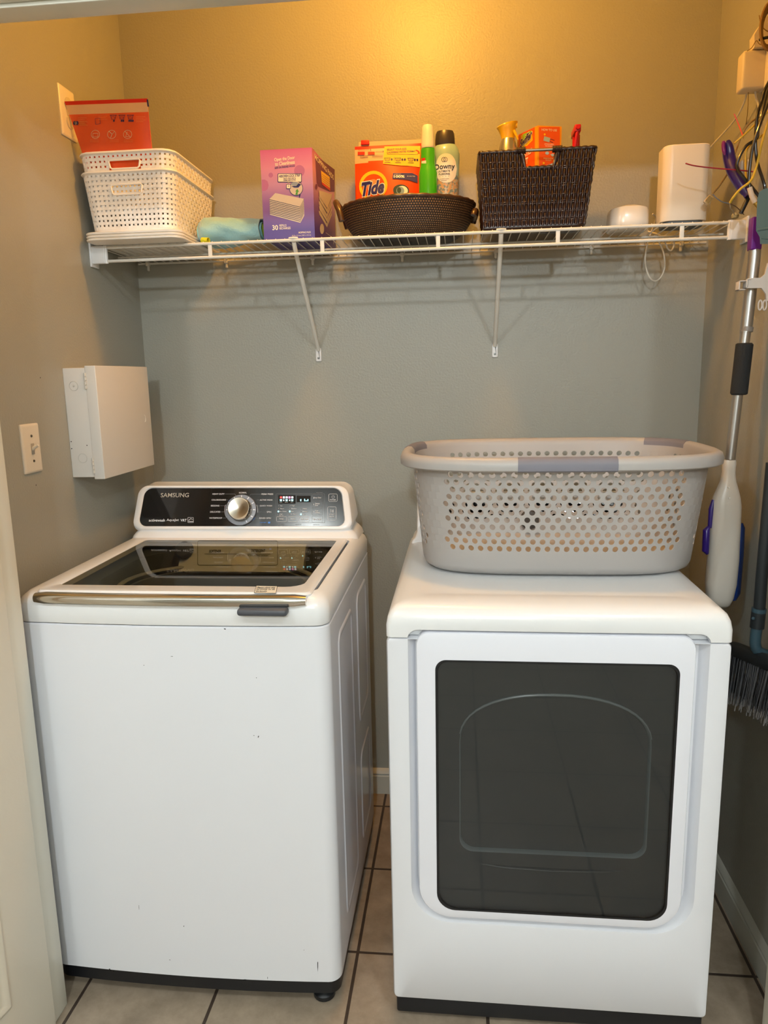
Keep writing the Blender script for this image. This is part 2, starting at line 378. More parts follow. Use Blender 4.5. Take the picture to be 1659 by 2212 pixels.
# lid: frame + glass + bar
lid = MB()
GX0, GX1, GY0, GY1 = .134, .686, -.852, -.392
def fr2(x0, x1, y0, y1, r, z): return [V((a, c, z)) for a, c in rr2(x0, x1, y0, y1, r, 5)]
rg = [.012, .012, .012, .04]
lid.loft([fr2(OX0+.008, OX1-.010, -.90, OY1+.002, .018, .985), fr2(OX0+.006, OX1-.008, -.902, OY1, .018, 1.001), fr2(OX0+.010, OX1-.012, -.898, OY1-.004, .016, LZ+.001),
          fr2(GX0-.004, GX1+.004, GY0-.004, GY1+.004, rg, LZ+.001), fr2(GX0, GX1, GY0, GY1, rg, LZ-.002), fr2(GX0, GX1, GY0, GY1, rg, .99)], 0, False, False)
lido = lid.build('lid', offw, wash)
gk = MB(); gk.loft([fr2(OX0+.002, OX1-.001, -.868, OY1+.001, .02, .990), fr2(OX0+.008, OX1-.010, -.90, OY1-.002, .018, .990)], 0, False, False); gk.build('lid_gap_shade', gap, wash)  # dark ring standing in for the shade in the gap round the lid
g = MB(); g.add(fr2(GX0-.001, GX1+.001, GY0-.001, GY1+.001, rg, LZ-.0015), [list(range(24))])
g.build('lid_glass', glass('smoked_lid_glass', (.70, .78, .86, 1), .0, .03, 1.45), lido, recalc=False)
bar = MB(); hp = []
for i in range(25):
    t = i/24; x = OX0+.012+t*(OX1-OX0-.028); e = min(1, min(t, 1-t)*24+.75); y = -.912-.010*(1-(2*t-1)**2)
    hp.append([V((x, y+.0155*e*math.cos(a)+.004, .992+.0125*e*math.sin(a)-(.003 if math.sin(a) < 0 else 0))) for a in [2*PI*q/16 for q in range(16)]])
bar.loft(hp); bar.build('handle_bar', chrome, lido)
lt = MB(); lt.box(.567, .673, -.944, -.918, .966, .981, bev=.006); lt.build('lid_latch', mat('latch_grey', '4a4d54', .5), lido)
S1 = Surf((0, 0, LZ+.001), (1, 0, 0), (0, 1, 0), lift=.0003); st = MB()
S1.poly(st, [(549, 1281), (554, 1265.5), (599, 1266.5), (596, 1282)], 0, 1)
S1.line(st, [(549, 1281), (554, 1265.5), (599, 1266.5), (596, 1282)], .8, 1, 2, closed=True)
for i, s in enumerate(('Please close this', 'lid tightly to do', 'the laundry.')): S1.text(st, s, 575-(8 if i == 2 else 0)-i, 1269.8+i*4, 40 if i < 2 else 25, 3.4, 1, bold=.02, k=2)
o = st.build('lid_sticker', [lblt, ink], lido); o['label'] = 'small rectangular paper sticker with black text'
# console
KA = V((.075, -.345, 1.022)); KT = (V((0, -.290, 1.142))-V((0, -.345, 1.022))).normalized()
KS = Surf(KA, (1, 0, 0), KT, lift=.0007)
def kring(px0t, px1t, px0b, px1b, yt, yb_, r, dn):
    pts = []; 
    for (u, v_) in rr2(0, 1, 0, 1, (0,)*4, 1): pass
    H = yb_-yt; n = 7; out = []
    for (cx, cy, a0) in ((1, 0, 0), (0, 0, 1), (0, 1, 2), (1, 1, 3)):
        for i in range(n+1):
            a = (-PI/2 if a0 == 0 else -PI if a0 == 1 else PI/2 if a0 == 2 else 0)
    # corners in order: top-left, top-right, bottom-right, bottom-left
    for (sx, sy, s0) in ((0, 0, PI), (1, 0, 1.5*PI), (1, 1, 0), (0, 1, PI/2)):
        for i in range(n+1):
            a = s0+PI/2*i/n; y = (yt+r if sy == 0 else yb_-r)+r*math.sin(a)
            t = (y-yt)/H; xl = px0t+(px0b-px0t)*t; xr = px1t+(px1b-px1t)*t
            x = (xl+r if sx == 0 else xr-r)+r*math.cos(a); out.append(KS.at(x, y)+KS.n*dn)
    return out
cs = MB()
back = [V((p.x, -.225, p.z)) for p in kring(300, 753, 280, 764, 1047, 1143, 22, 0)]
cs.loft([back, kring(300, 752, 281, 765, 1047, 1146, 22, -.012), kring(301, 750, 284, 762, 1048, 1144, 21, -.003), kring(304, 747, 288, 758, 1050, 1142, 20, 0), kring(311, 738, 296, 747, 1053, 1137, 18, 0), kring(313, 736, 298, 745, 1054, 1136, 17, -.004)], 0, True, False)
cs.loft([[V((a, c, z)) for a, c in rr2(WX0+.012+i, WX1-.012-i, -.35+q, WB, [.01, .01, .02, .02], 5)] for z, i, q in ((.992, 0, -.005), (1.004, .004, 0), (1.014, .012, .006), (1.022, .022, .012), (1.05, .030, .03), (1.1, .034, .055))], 0)
con = cs.build('console', offw, wash)
pn = MB(); pn.add(kring(313, 736, 298, 745, 1054, 1136, 17, -.0035), [list(range(32))])
KS.p0 = KA - KS.n*.0035
K5 = lambda x, y: (480+x/5.925, 1050+y/5.925)
K6 = lambda x, y: (280+x/3.318, 1030+y/3.318)
def kt(s, X, Y, w_, h_, m=1, f=K5, sc=5.925, bold=.01, shear=0): x, y = f(X, Y); KS.text(pn, s, x, y, w_/sc, h_/sc, m, bold, shear)
kt('SAMSUNG', 325, 132, 202, 31, 2, K6, 3.318, bold=.012)
kt('activewash', 197, 312, 115, 20, 1, K6, 3.318, .02); kt('AquaJet', 310, 312, 88, 22, 1, K6, 3.318, .005); kt('VRT', 388, 312, 44, 18, 1, K6, 3.318, .02)
x0, y0 = K6(418, 292); x1, y1 = K6(458, 328); KS.rrect_line(pn, x0, y0, x1, y1, 1, .6, 1); KS.line(pn, [K6(424, 312), K6(438, 300), K6(452, 306)], .8, 1); KS.rect(pn, *K6(421, 318), *K6(455, 322), 1)
for s, X, Y, w_ in (('HEAVY DUTY', 638, 124, 86), ('COLORS/DARKS', 640, 166, 103), ('BEDDING', 614, 208, 60), ('DELICATES', 614, 252, 72), ('WATERPROOF', 618, 296, 92), ('NORMAL', 813, 115, 55), ('PERM PRESS', 988, 125, 84), ('ACTIVE WEAR', 980, 167, 92), ('QUICK WASH', 978, 209, 88), ('SPIN', 1000, 253, 32), ('RINSE+SPIN', 972, 297, 84)):
    kt(s, X, Y, w_, 11, 1, K6, 3.318)
kt('AQUAJET', 958, 329, 50, 9, 4, K6, 3.318); KS.rect(pn, *K6(992, 322), *K6(1008, 335), 4, k=1)
for L_ in ([(684, 124), (755, 124), (763, 136)], [(694, 166), (706, 166)], [(648, 208), (690, 208)], [(652, 252), (682, 252)], [(668, 296), (692, 296)], [(942, 125), (870, 125), (862, 134)], [(930, 166), (912, 166)], [(930, 209), (918, 209)], [(912, 253), (980, 253)], [(926, 297), (900, 297)]):
    KS.line(pn, [K6(*q) for q in L_], .35, 3)
cx, cy = K6(800, 240)
def arc(a0, a1, rr, m, w_): KS.ring(pn, cx, cy, rr/3.318, rr*.93/3.318, w_, m, 1, math.radians(a0), math.radians(a1), 18)
arc(-144, -38, 113, 4, .9); arc(-20, 8, 119, 1, .7); arc(152, 200, 119, 1, .7); arc(30, 42, 113, 4, .9)
# display block
KS.rrect_line(pn, *K5(690, 100), *K5(1312, 470), 2, .3, 3)
KS.rect(pn, *K5(718, 118), *K5(938, 224), 5, k=1); KS.rect(pn, *K5(955, 125), *K5(1130, 205), 5, k=1)
for i, mm in enumerate((7, 8, 8, 9, 8)): X = 742+i*36; KS.rect(pn, *K5(X, 134), *K5(X+25, 160), mm, k=2)
for i in range(3):
    X = 738+i*72; KS.poly(pn, [K5(X, 172), K5(X+30, 172), K5(X+26, 194), K5(X+5, 194)], 6, 2); kt(('Wash', 'Rinse', 'Spin')[i], X+12, 207, 34, 10)
for X in (782, 858): KS.rect(pn, *K5(X, 174), *K5(X+14, 192), 8, k=2)
for (X, Y, w_, h_) in ((1000, 168, 14, 28), (1050, 165, 12, 30), (1065, 185, 24, 9), (1092, 168, 12, 26)): KS.rect(pn, *K5(X, Y), *K5(X+w_, Y+h_), 6, k=2, r=.8)
for s, X, Y, w_ in (('Hot', 758, 254, 28), ('Warm', 766, 290, 50), ('Eco Warm', 780, 326, 88), ('Cold', 755, 360, 34), ('Tap Cold', 758, 380, 55), ('High', 908, 254, 40), ('Medium', 920, 290, 70), ('Low', 902, 326, 32), ('No Spin', 912, 362, 68), ('Heavy', 1060, 292, 54), ('Normal', 1060, 327, 62), ('Light', 1046, 363, 44)):
    kt(s, X, Y, w_, 15)
for X, Y, mm in ((726, 254, 3), (722, 290, 3), (720, 326, 6), (716, 362, 3), (871, 254, 3), (868, 290, 3), (866, 326, 6), (861, 362, 3), (1012, 292, 3), (1011, 327, 3), (1009, 363, 6)):
    KS.ell(pn, *K5(X, Y), (.7 if mm == 3 else 1.6), (1.3 if mm == 3 else 2.1), mm, 2, n=10)
for s, xa, xb in (('Temp.', 698, 822), ('Spin', 843, 967), ('Soil Level', 988, 1112)):
    KS.rrect_line(pn, *K5(xa, 392), *K5(xb, 456), 1.2, .5, 1); kt(s, (xa+xb)/2, 423, 60 if s != 'Soil Level' else 96, 20, bold=.02)
for s, Y in (('Deep Clean', 152), ('Delay\nEnd', 236), ('Self\nClean', 330), ('Pre Soak', 425)):
    KS.rrect_line(pn, *K5(1150, Y-40), *K5(1285, Y+38), 1, .25, 3); kt(s, 1222, Y, 95 if '\n' not in s else 60, 20 if '\n' not in s else 38, bold=.02); KS.rect(pn, *K5(1168+0, Y-10), *K5(1176, Y+10), 1)
for s, X, Y in (('Keep Warm', 1245, 88), ('Sound', 755, 491), ('Child Lock', 975, 492), ('Smart Care', 1205, 494)): kt(s, X, Y, 80, 11, 3)
KS.rrect_line(pn, *K5(1365, 102), *K5(1473, 198), 2.5, .6, 1); KS.ring(pn, *K5(1420, 140), 3, 3, .5, 1, 1, -1.1, 4.2, 16); KS.line(pn, [K5(1420, 118), K5(1420, 138)], .5, 1); kt('POWER', 1418, 178, 78, 16)
KS.rrect_line(pn, *K5(1350, 266), *K5(1458, 436), 2.5, .6, 1); KS.line(pn, [K5(1388, 300), K5(1388, 336), K5(1410, 318), K5(1388, 300)], .5, 1); KS.line(pn, [K5(1414, 302), K5(1414, 336)], .6, 1); KS.line(pn, [K5(1424, 302), K5(1424, 336)], .6, 1)
kt('START', 1404, 364, 66, 16); kt('PAUSE', 1402, 392, 66, 16)
pno = pn.build('control_panel', [panelm, prw, mat('print_silver', 'b9b2a6', .3, metal=.4), prg, prb, gap, led, ledr, ledw, ledp], con)
# knob
kc = KS.at(cx, cy); knob = MB(); Rk = (KS.at(cx+34, cy)-kc).length
q = V((0, 0, 1)).rotation_difference(KS.n).to_matrix().to_4x4(); q.translation = kc
knob.lathe([(Rk, 0), (Rk, .003), (Rk*.97, .006), (Rk*.70, .006)], (0, 0, 0), 40, m=1, cap=True)
knob.lathe([(Rk*.74, .005), (Rk*.72, .012), (Rk*.70, .026), (Rk*.66, .029), (Rk*.62, .029), (Rk*.3, .0265), (0.0002, .026)], (0, 0, 0), 40, m=0)
for i in range(9):
    a = math.radians(-60+i*30); c, s_ = math.cos(a), math.sin(a)
    knob.add([V((c*r_-s_*t_, s_*r_+c*t_, .0066)) for r_, t_ in ((Rk*.78, -.0012), (Rk*.93, -.0012), (Rk*.93, .0012), (Rk*.78, .0012))], [[0, 1, 2, 3]], 2)
knob.xf(q); knob.build('cycle_knob', [mat('knob_chrome', 'c9c2b4', .16, metal=1), mat('knob_ring', '75767a', .3, metal=.5), prw], con)

# ---- dryer
DX0, DX1, DF, DBK, DZ = .876, 1.562, -.929, -.215, .990
dry = thing('clothes_dryer', 'white front-load clothes dryer with square smoked glass door, at the right', 'dryer', ((DX0+DX1)/2, (DF+DBK)/2, 0))
b = MB(); b.loft([bowed(DX0, DX1, DF+.03, DBK, .01, z, 0) for z in (.058, .917)], 0)
F = lambda x0, x1, z0, z1, r, y, n=8: [V((p[0], y, p[1])) for p in rr2(x0, x1, z0, z1, r, n)]
RC = (.002, .002, .085, .085); RX0, RX1, RZ0, RZ1 = .921, 1.519, .262, .9175
b.loft([F(DX0, DX1, .058, .918, .010, DF+.032), F(DX0, DX1, .058, .918, .010, DF+.010), F(DX0+.003, DX1-.003, .060, .918, .010, DF+.003), F(DX0+.010, DX1-.010, .064, .918, .010, DF),
        F(RX0-.003, RX1+.003, RZ0-.003, RZ1, RC, DF), F(RX0, RX1, RZ0, RZ1, RC, DF+.001), F(RX0+.004, RX1-.004, RZ0+.003, RZ1-.001, RC, DF+.010), F(RX0+.014, RX1-.014, RZ0+.010, RZ1-.002, RC, DF+.026)], 0, False, True)
b.build('cabinet', white, dry)
k = MB(); k.box(DX0+.006, DX1-.006, DF+.010, DBK, .012, .058, bev=.006); k.build('plinth', blackp, dry)
for (x, y) in ((.92, -.86), (1.52, -.86), (.92, -.28), (1.52, -.28)): MB().lathe([(.022, 0), (.022, .013)], (x, y, 0), 16).build('foot', blackp, dry)
tp = MB(); tp.loft([bowed(DX0, DX1, DF, DBK, .012, z, b_, inset=i) for z, i, b_ in ((.919, .003, .0), (.921, 0, .0), (.945, 0, .004), (.962, .003, .007), (.975, .009, .008), (.984, .019, .008), (.989, .034, .006), (.990, .055, .003), (.990, .075, 0), (.988, .085, 0))])
top = tp.build('top_cover', offw, dry)
cut = MB(); cut.loft([[V((p[0], y, p[1])) for p in rr2(RX0-.001, RX1+.001, .90, .9385, [.022, .022, .001, .001], 6)] for y in (DF-.03, DF+.024)])
boolean(top, cut)
# dryer console behind the basket
cc = MB()
KX0, KX1 = .905, 1.533
rg0 = lambda ins, dy: [V((p[0], -.335+(p[1]-1.0)*.42+dy, p[1])) for p in rr2(KX0+ins, KX1-ins, .985+ins, 1.112-ins, .022, 6)]
cc.loft([[V((p.x, DBK-.005, p.z)) for p in rg0(0, 0)], rg0(0, .012), rg0(.003, .002), rg0(.008, 0), rg0(.016, 0), rg0(.018, .003)], 0, True, False)
cc.loft([[V((a, c, z)) for a, c in rr2(DX0+.014+i, DX1-.014-i, -.345+q, DBK, .008, 4)] for z, i, q in ((.984, 0, 0), (.992, .004, 0), (1.0, .012, .006), (1.03, .022, .02))], 0)
dc = cc.build('console', offw, dry)
dp = MB(); dp.add(rg0(.018, .0025), [list(range(28))]); kc2 = V((1.20, -.335+.05*.42, 1.05))
dpo = dp.build('control_panel', panelm, dc)
mat('knob_chrome_dark', '4a4846', .5)
MB().lathe([(.034, 0), (.034, .004), (.026, .006), (.025, .024), (.02, .026), (0.0002, .026)], (1.22, -.317, 1.05), 32, axis='y').build('cycle_knob', MATS['knob_chrome_dark'], dc)
# door
dr = MB(); DD = DF-.004
DC = (.028, .028, .070, .070)
GW = (.977, 1.463, .297, .8755)
GC = (.022, .022, .04, .04)
dr.loft([F(.938, 1.492, .277, .9335, DC, DF+.024), F(.938, 1.492, .277, .9335, DC, DD+.004), F(.9395, 1.4905, .2785, .932, DC, DD+.001), F(.943, 1.487, .282, .9285, DC, DD),
         F(*GW, GC, DD), F(GW[0]+.001, GW[1]-.001, GW[2]+.001, GW[3]-.001, GC, DD+.003)], 0, False, False)
dro = dr.build('door', mat('door_enamel', 'e9ebf4', .2, coat=.4), dry)
bz = MB(); bz.loft([F(*GW, GC, DD+.004), F(*GW, GC, DD-.0005), F(GW[0]+.004, GW[1]-.004, GW[2]+.004, GW[3]-.004, GC, DD-.0005), F(GW[0]+.005, GW[1]-.005, GW[2]+.005, GW[3]-.005, GC, DD+.003)], 0, False, False)
bz.build('window_bezel', blackp, dro)
gl = MB(); gl.add(F(GW[0]+.003, GW[1]-.003, GW[2]+.003, GW[3]-.003, GC, DD+.0005), [list(range(36))])
gl.build('window_glass', glass('smoked_door_glass', (.52, .52, .515, 1), .0, .02), dro, recalc=False)
# inner bowl behind the glass: flat backing with arched hollow
def arch(sc_, y, dz=0, sx=1):
    cx_, zc = 1.222, .58; pts = []
    hw = .196*sc_*sx; ztop = .80*1; zs = .690; zbm = .435
    ztop = zc+(ztop-zc)*sc_; zs = zc+(zs-zc)*sc_; zbm = zc+(zbm-zc)*sc_; r = .03
    for i in range(25):
        a = PI*i/24; c, q_ = math.cos(a), max(0., math.sin(a)); pts.append(V((cx_+hw*math.copysign(abs(c)**(2/2.3), c), y, zs+(ztop-zs)*q_**(2/2.3)+dz)))
    for i in range(7): a = PI+PI/2*i/6; pts.append(V((cx_-hw+r+r*math.cos(a), y, zbm+r+r*math.sin(a)+dz)))
    for i in range(7): a = 1.5*PI+PI/2*i/6; pts.append(V((cx_+hw-r+r*math.cos(a), y, zbm+r+r*math.sin(a)+dz)))
    return pts
ib = MB(); A1 = arch(1.0, DD+.010); nA = len(A1)
bm = bmesh.new(); es = []
for loop_ in ([V((GW[a_], DD+.010, GW[c_])) for a_, c_ in ((0, 2), (1, 2), (1, 3), (0, 3))], A1):
    vs_ = [bm.verts.new(p) for p in loop_]; es += [bm.edges.new((vs_[q], vs_[(q+1) % len(vs_)])) for q in range(len(vs_))]
bmesh.ops.triangle_fill(bm, use_beauty=True, use_dissolve=False, edges=es); bm.verts.index_update()
ib.add([q.co.copy() for q in bm.verts], [[q.index for q in f.verts] for f in bm.faces]); bm.free()
ib.loft([A1, arch(.992, DD+.0115), arch(.984, DD+.015), arch(.978, DD+.021)], 1, False, False)
cb_ = arch(.978, DD+.021); ib.add([V((1.222, DD+.021, .58))]+cb_, [[0, 1+q, 1+(q+1) % nA] for q in range(nA)])
ib.build('inner_bowl', [mat('inner_bowl_grey', '7c8081', .35, coat=.3), mat('inner_bowl_highlight', 'c4ced0', .25, coat=.6)], dro, recalc=False)  # paler second material paints a highlight along the arch bevel
ab = arch(1.004, DD+.009)[1:24]; MB().tube(ab, [.0008+.0026*math.sin(PI*q/22)**.6 for q in range(23)], 8).build('arch_highlight', MATS['inner_bowl_highlight'], dro)  # added pale ridge that draws the highlight over the arch top
lp = MB(); lp.tube([(1.05, DD+.014, .407), (1.12, DD+.010, .402), (1.222, DD+.009, .400), (1.33, DD+.010, .402), (1.40, DD+.014, .407)], [.002, .005, .006, .005, .002], 10, flat=.6); lp.build('inner_ledge', MATS['inner_bowl_grey'], dro)

# ---------------------------------------------------------------- laundry basket
BZ = .992
lb = thing('laundry_basket', 'large beige plastic laundry basket with round holes and grey grips on the dryer', 'laundry basket', (1.255, -.46, BZ))
bkm = mat('basket_plastic', 'a9a5a2', .42); grip = mat('grip_grey', '777680', .6)
N_ = 132
def bperim(t, z):
    """super-ellipse plan, sized by height"""
    q = (z-BZ)/.27; q = max(0, min(1, q))
    ax = .318+.027*q; ay = .188+.044*q
    cyy = -.522
    a = 2*PI*t; n = 3.6
    c, s_ = math.cos(a), math.sin(a); r = (abs(c/ax)**n+abs(s_/ay)**n)**(-1/n)
    return V((1.256+r*c, cyy+r*s_, z))
# arc-length table
def table(z):
    P = [bperim(i/720, z) for i in range(721)]; L = [0]
    for i in range(720): L.append(L[-1]+(P[i+1]-P[i]).length)
    return P, L
PT = table(BZ+.13)
def byt(s_):
    L = PT[1]; tot = L[-1]; x = (s_ % 1)*tot; lo, hi = 0, 720
    while hi-lo > 1:
        m_ = (lo+hi)//2
        if L[m_] <= x: lo = m_
        else: hi = m_
    return (lo+(x-L[lo])/max(1e-9, L[hi]-L[lo]))/720
cols = 84; rows = 11; z0h, z1h = BZ+.058, BZ+.247
def wall_pt(u, z, off):
    t = byt(u); p = bperim(t, z); a = bperim(t-.002, z); b_ = bperim(t+.002, z); d = (b_-a).normalized(); n = V((d.y, -d.x, 0)); return p+n*off
bs = MB(); hk = 12; hr = .0066
per = PT[1][-1]; cw = per/cols; rh = (z1h-z0h)/rows
def hexcell(u0, u1, za, zb_, hole, um, zm):
    """cell rectangle with a round hole, double skinned"""
    for off, flip in ((.0, False), (-.0025, True)):
        ang = [2*PI*(i+.5)/hk for i in range(hk)]
        hw, hh = (u1-u0)/2, (zb_-za)/2
        o_ = []
        for a in ang:
            c, s_ = math.cos(a), math.sin(a); k_ = min(hw/abs(c)*cols if False else 1/max(abs(c), abs(s_), 1e-6), 9)
            o_.append((um+hw*c*k_, zm+hh*s_*k_))
        ov_ = [wall_pt(u, z, off) for u, z in o_]
        if hole:
            iv = [wall_pt(um+hr/per*math.cos(a), zm+hr*math.sin(a), off) for a in ang]
            bs.add(ov_+iv, [[i, (i+1) % hk, hk+(i+1) % hk, hk+i] for i in range(hk)])
            if off == 0: rim_o = iv
            else: bs.add(rim_o+iv, [[i, (i+1) % hk, hk+(i+1) % hk, hk+i] for i in range(hk)])
        else: bs.add(ov_, [list(range(hk))])
for r_ in range(rows):
    za = z0h+r_*rh; zm = za+rh/2; sh = .5 if r_ % 2 else 0
    for c in range(cols):
        u0 = (c+sh)/cols; u1 = u0+1/cols; um = (u0+u1)/2
        p = bperim(byt(um), zm)
        # front and back carry holes, with plain corners; the ends too
        tt_ = (um % 1)
        hole = True
        xa = abs(p.x-1.256); ya = abs(p.y+.522)
        if xa > .262 and ya > .13: hole = False
        if r_ == rows-1 and abs(p.x-1.256) < .11 and p.y < -.522 and False: hole = False
        hexcell(u0, u1, za, za+rh, hole, um, zm)
def bring(z, off, n=N_): return [wall_pt(i/n, z, off) for i in range(n)]
# plain band below, rounded foot and floor
bs.loft([bring(z0h, 0), bring(BZ+.02, 0), bring(BZ+.008, -.004), bring(BZ, -.016), bring(BZ, -.10)], 0, False, True)
bs.loft([bring(z0h, -.0025), bring(BZ+.02, -.003), bring(BZ+.004, -.02), bring(BZ+.003, -.10)], 0, False, True)
bs.loft([bring(z1h, 0), bring(BZ+.262, .002)], 0, False, False); bs.loft([bring(z1h, -.0025), bring(BZ+.262, -.002)], 0, False, False)
bs.build('basket_body', bkm, lb, angle=40)
rimz = BZ+.261
prof = [(-.001, -.004), (.000, .010), (.007, .018), (.016, .019), (.025, .014), (.029, .003), (.028, -.009), (.023, -.012), (.020, -.009), (.018, .004), (.008, .006), (.003, -.002)]
def rimsec(u, ex=0, dz=0):
    t = byt(u); p = bperim(t, rimz); a = bperim(t-.003, rimz); b_ = bperim(t+.003, rimz); d = (b_-a).normalized(); n = V((d.y, -d.x, 0))
    cz_ = V((0, 0, 1)); c = (.012, .004)
    return [p+n*(c[0]+(x-c[0])*(1+ex))+cz_*(c[1]+(z-c[1])*(1+ex)+dz) for x, z in prof]
rim = MB(); rim.loft([rimsec(i/N_) for i in range(N_)], 0, loop=True); rim.build('rim', bkm, lb, angle=50)
def grip_at(u0, u1):
    g_ = MB(); g_.loft([rimsec(u0+(u1-u0)*i/14, .05) for i in range(15)]); g_.build('grip', grip, lb, angle=50)
def u_of(x, front):   # u whose point has this x on the front/back side
    best = min(range(720), key=lambda i: abs(wall_pt(i/720, rimz, 0).x-x)+(0 if (wall_pt(i/720, rimz, 0).y < -.522) == front else 9)); return best/720
gx0, gx1 = hit(1116, 1000, 1, -.73).x, hit(1326, 1000, 1, -.73).x
grip_at(u_of(gx0, True), u_of(gx1, True))
def u_xy(x, y): return min(range(720), key=lambda i: (wall_pt(i/720, rimz, 0).xy-V((x, y))).length)/720
grip_at(u_xy(.93, -.36), u_xy(.905, -.48))
grip_at(u_xy(1.61, -.42), u_xy(1.54, -.28))

# ---------------------------------------------------------------- wire shelf
SZ, SD = 1.821, -.305; wm = mat('shelf_vinyl', 'dcd9d0', .4)
shf = thing('wire_shelf', 'white ventilated wire shelf spanning the closet above the machines', 'shelf', (W/2, -.15, SZ))
def rail(y, z, r, x0=.01, x1=W-.01): return MB().tube([(x0, y, z), (x1, y, z)], r, 10)
rail(SD, SZ-.0035, .0042).build('front_rail', wm, shf)
rail(SD, SZ-.0395, .0042, .04, W-.04).build('lower_rail', wm, shf)
rail(-.012, SZ-.004, .0035).build('back_rail', wm, shf)
rail(-.155, SZ-.006, .003).build('middle_rail', wm, shf)
wd = MB(); i = 0; x = .022
while x < W-.015:
    wd.tube([(x, -.010, SZ-.001), (x, SD+.006, SZ-.001), (x, SD+.001, SZ+.0012), (x, SD-.003, SZ-.001)], .0014, 6); x += .0254
wd.build('wire_deck', wm, shf)
for i in range(5):
    x = .345+i*.3129; MB().box(x-.0055, x+.0055, SD-.002, SD+.003, SZ-.038, SZ-.004, bev=.001).build('rail_tie', wm, shf)
for x0, s_ in ((.0, 1), (W, -1)):
    e = MB(); q = .044*s_
    a, b_ = sorted((x0, x0+q)); e.box(a, b_, SD-.006, SD+.006, SZ-.046, SZ+.002, bev=.003)
    a, b_ = sorted((x0, x0+.006*s_)); e.box(a, b_, SD-.010, SD+.035, SZ-.054, SZ+.010, bev=.002)
    e.tube([(x0+.044*s_, SD, SZ+.002), (x0+.044*s_, SD, SZ-.046)], .006, 10)
    e.build('end_bracket', offw, shf)
for bx in (.5794, 1.1367):
    e = MB(); e.tube([(bx, SD+.004, SZ-.008), (bx, SD+.02, SZ-.03), (bx, -.012, 1.548), (bx, -.005, 1.535)], .0062, 10); e.tube([(bx-.012, SD, SZ+.002), (bx, SD-.004, SZ+.002), (bx+.012, SD, SZ+.002)], .003, 8)
    br_ = e.build('support_brace', wm, shf)
    e = MB(); e.loft([[V((x, y, z)) for x, z in rr2(bx-.0095+i_, bx+.0095-i_, 1.500+i_, 1.545-i_, [.009, .009, .004, .004], 4)] for y, i_ in ((-.0005, 0), (-.004, .0005), (-.0055, .002))]); e.build('brace_foot', offw, br_)
    MB().lathe([(.0036, 0), (.0034, .002), (.001, .0022)], (bx, -.0055, 1.511), 12, axis='y').build('screw', mat('screw_steel', '70706c', .4, metal=1), br_)
for px in (318, 488, 675, 869, 1071, 1277, 1470):
    x = hit(px, 555, 1, -.01).x
    e = MB(); e.box(x-.006, x+.006, -.018, -.001, SZ-.012, SZ+.002, bev=.003); e.box(x-.004, x+.004, -.012, -.001, SZ-.026, SZ-.008, bev=.003); e.build('wall_clip', wm, shf)
TOP = SZ+.0028

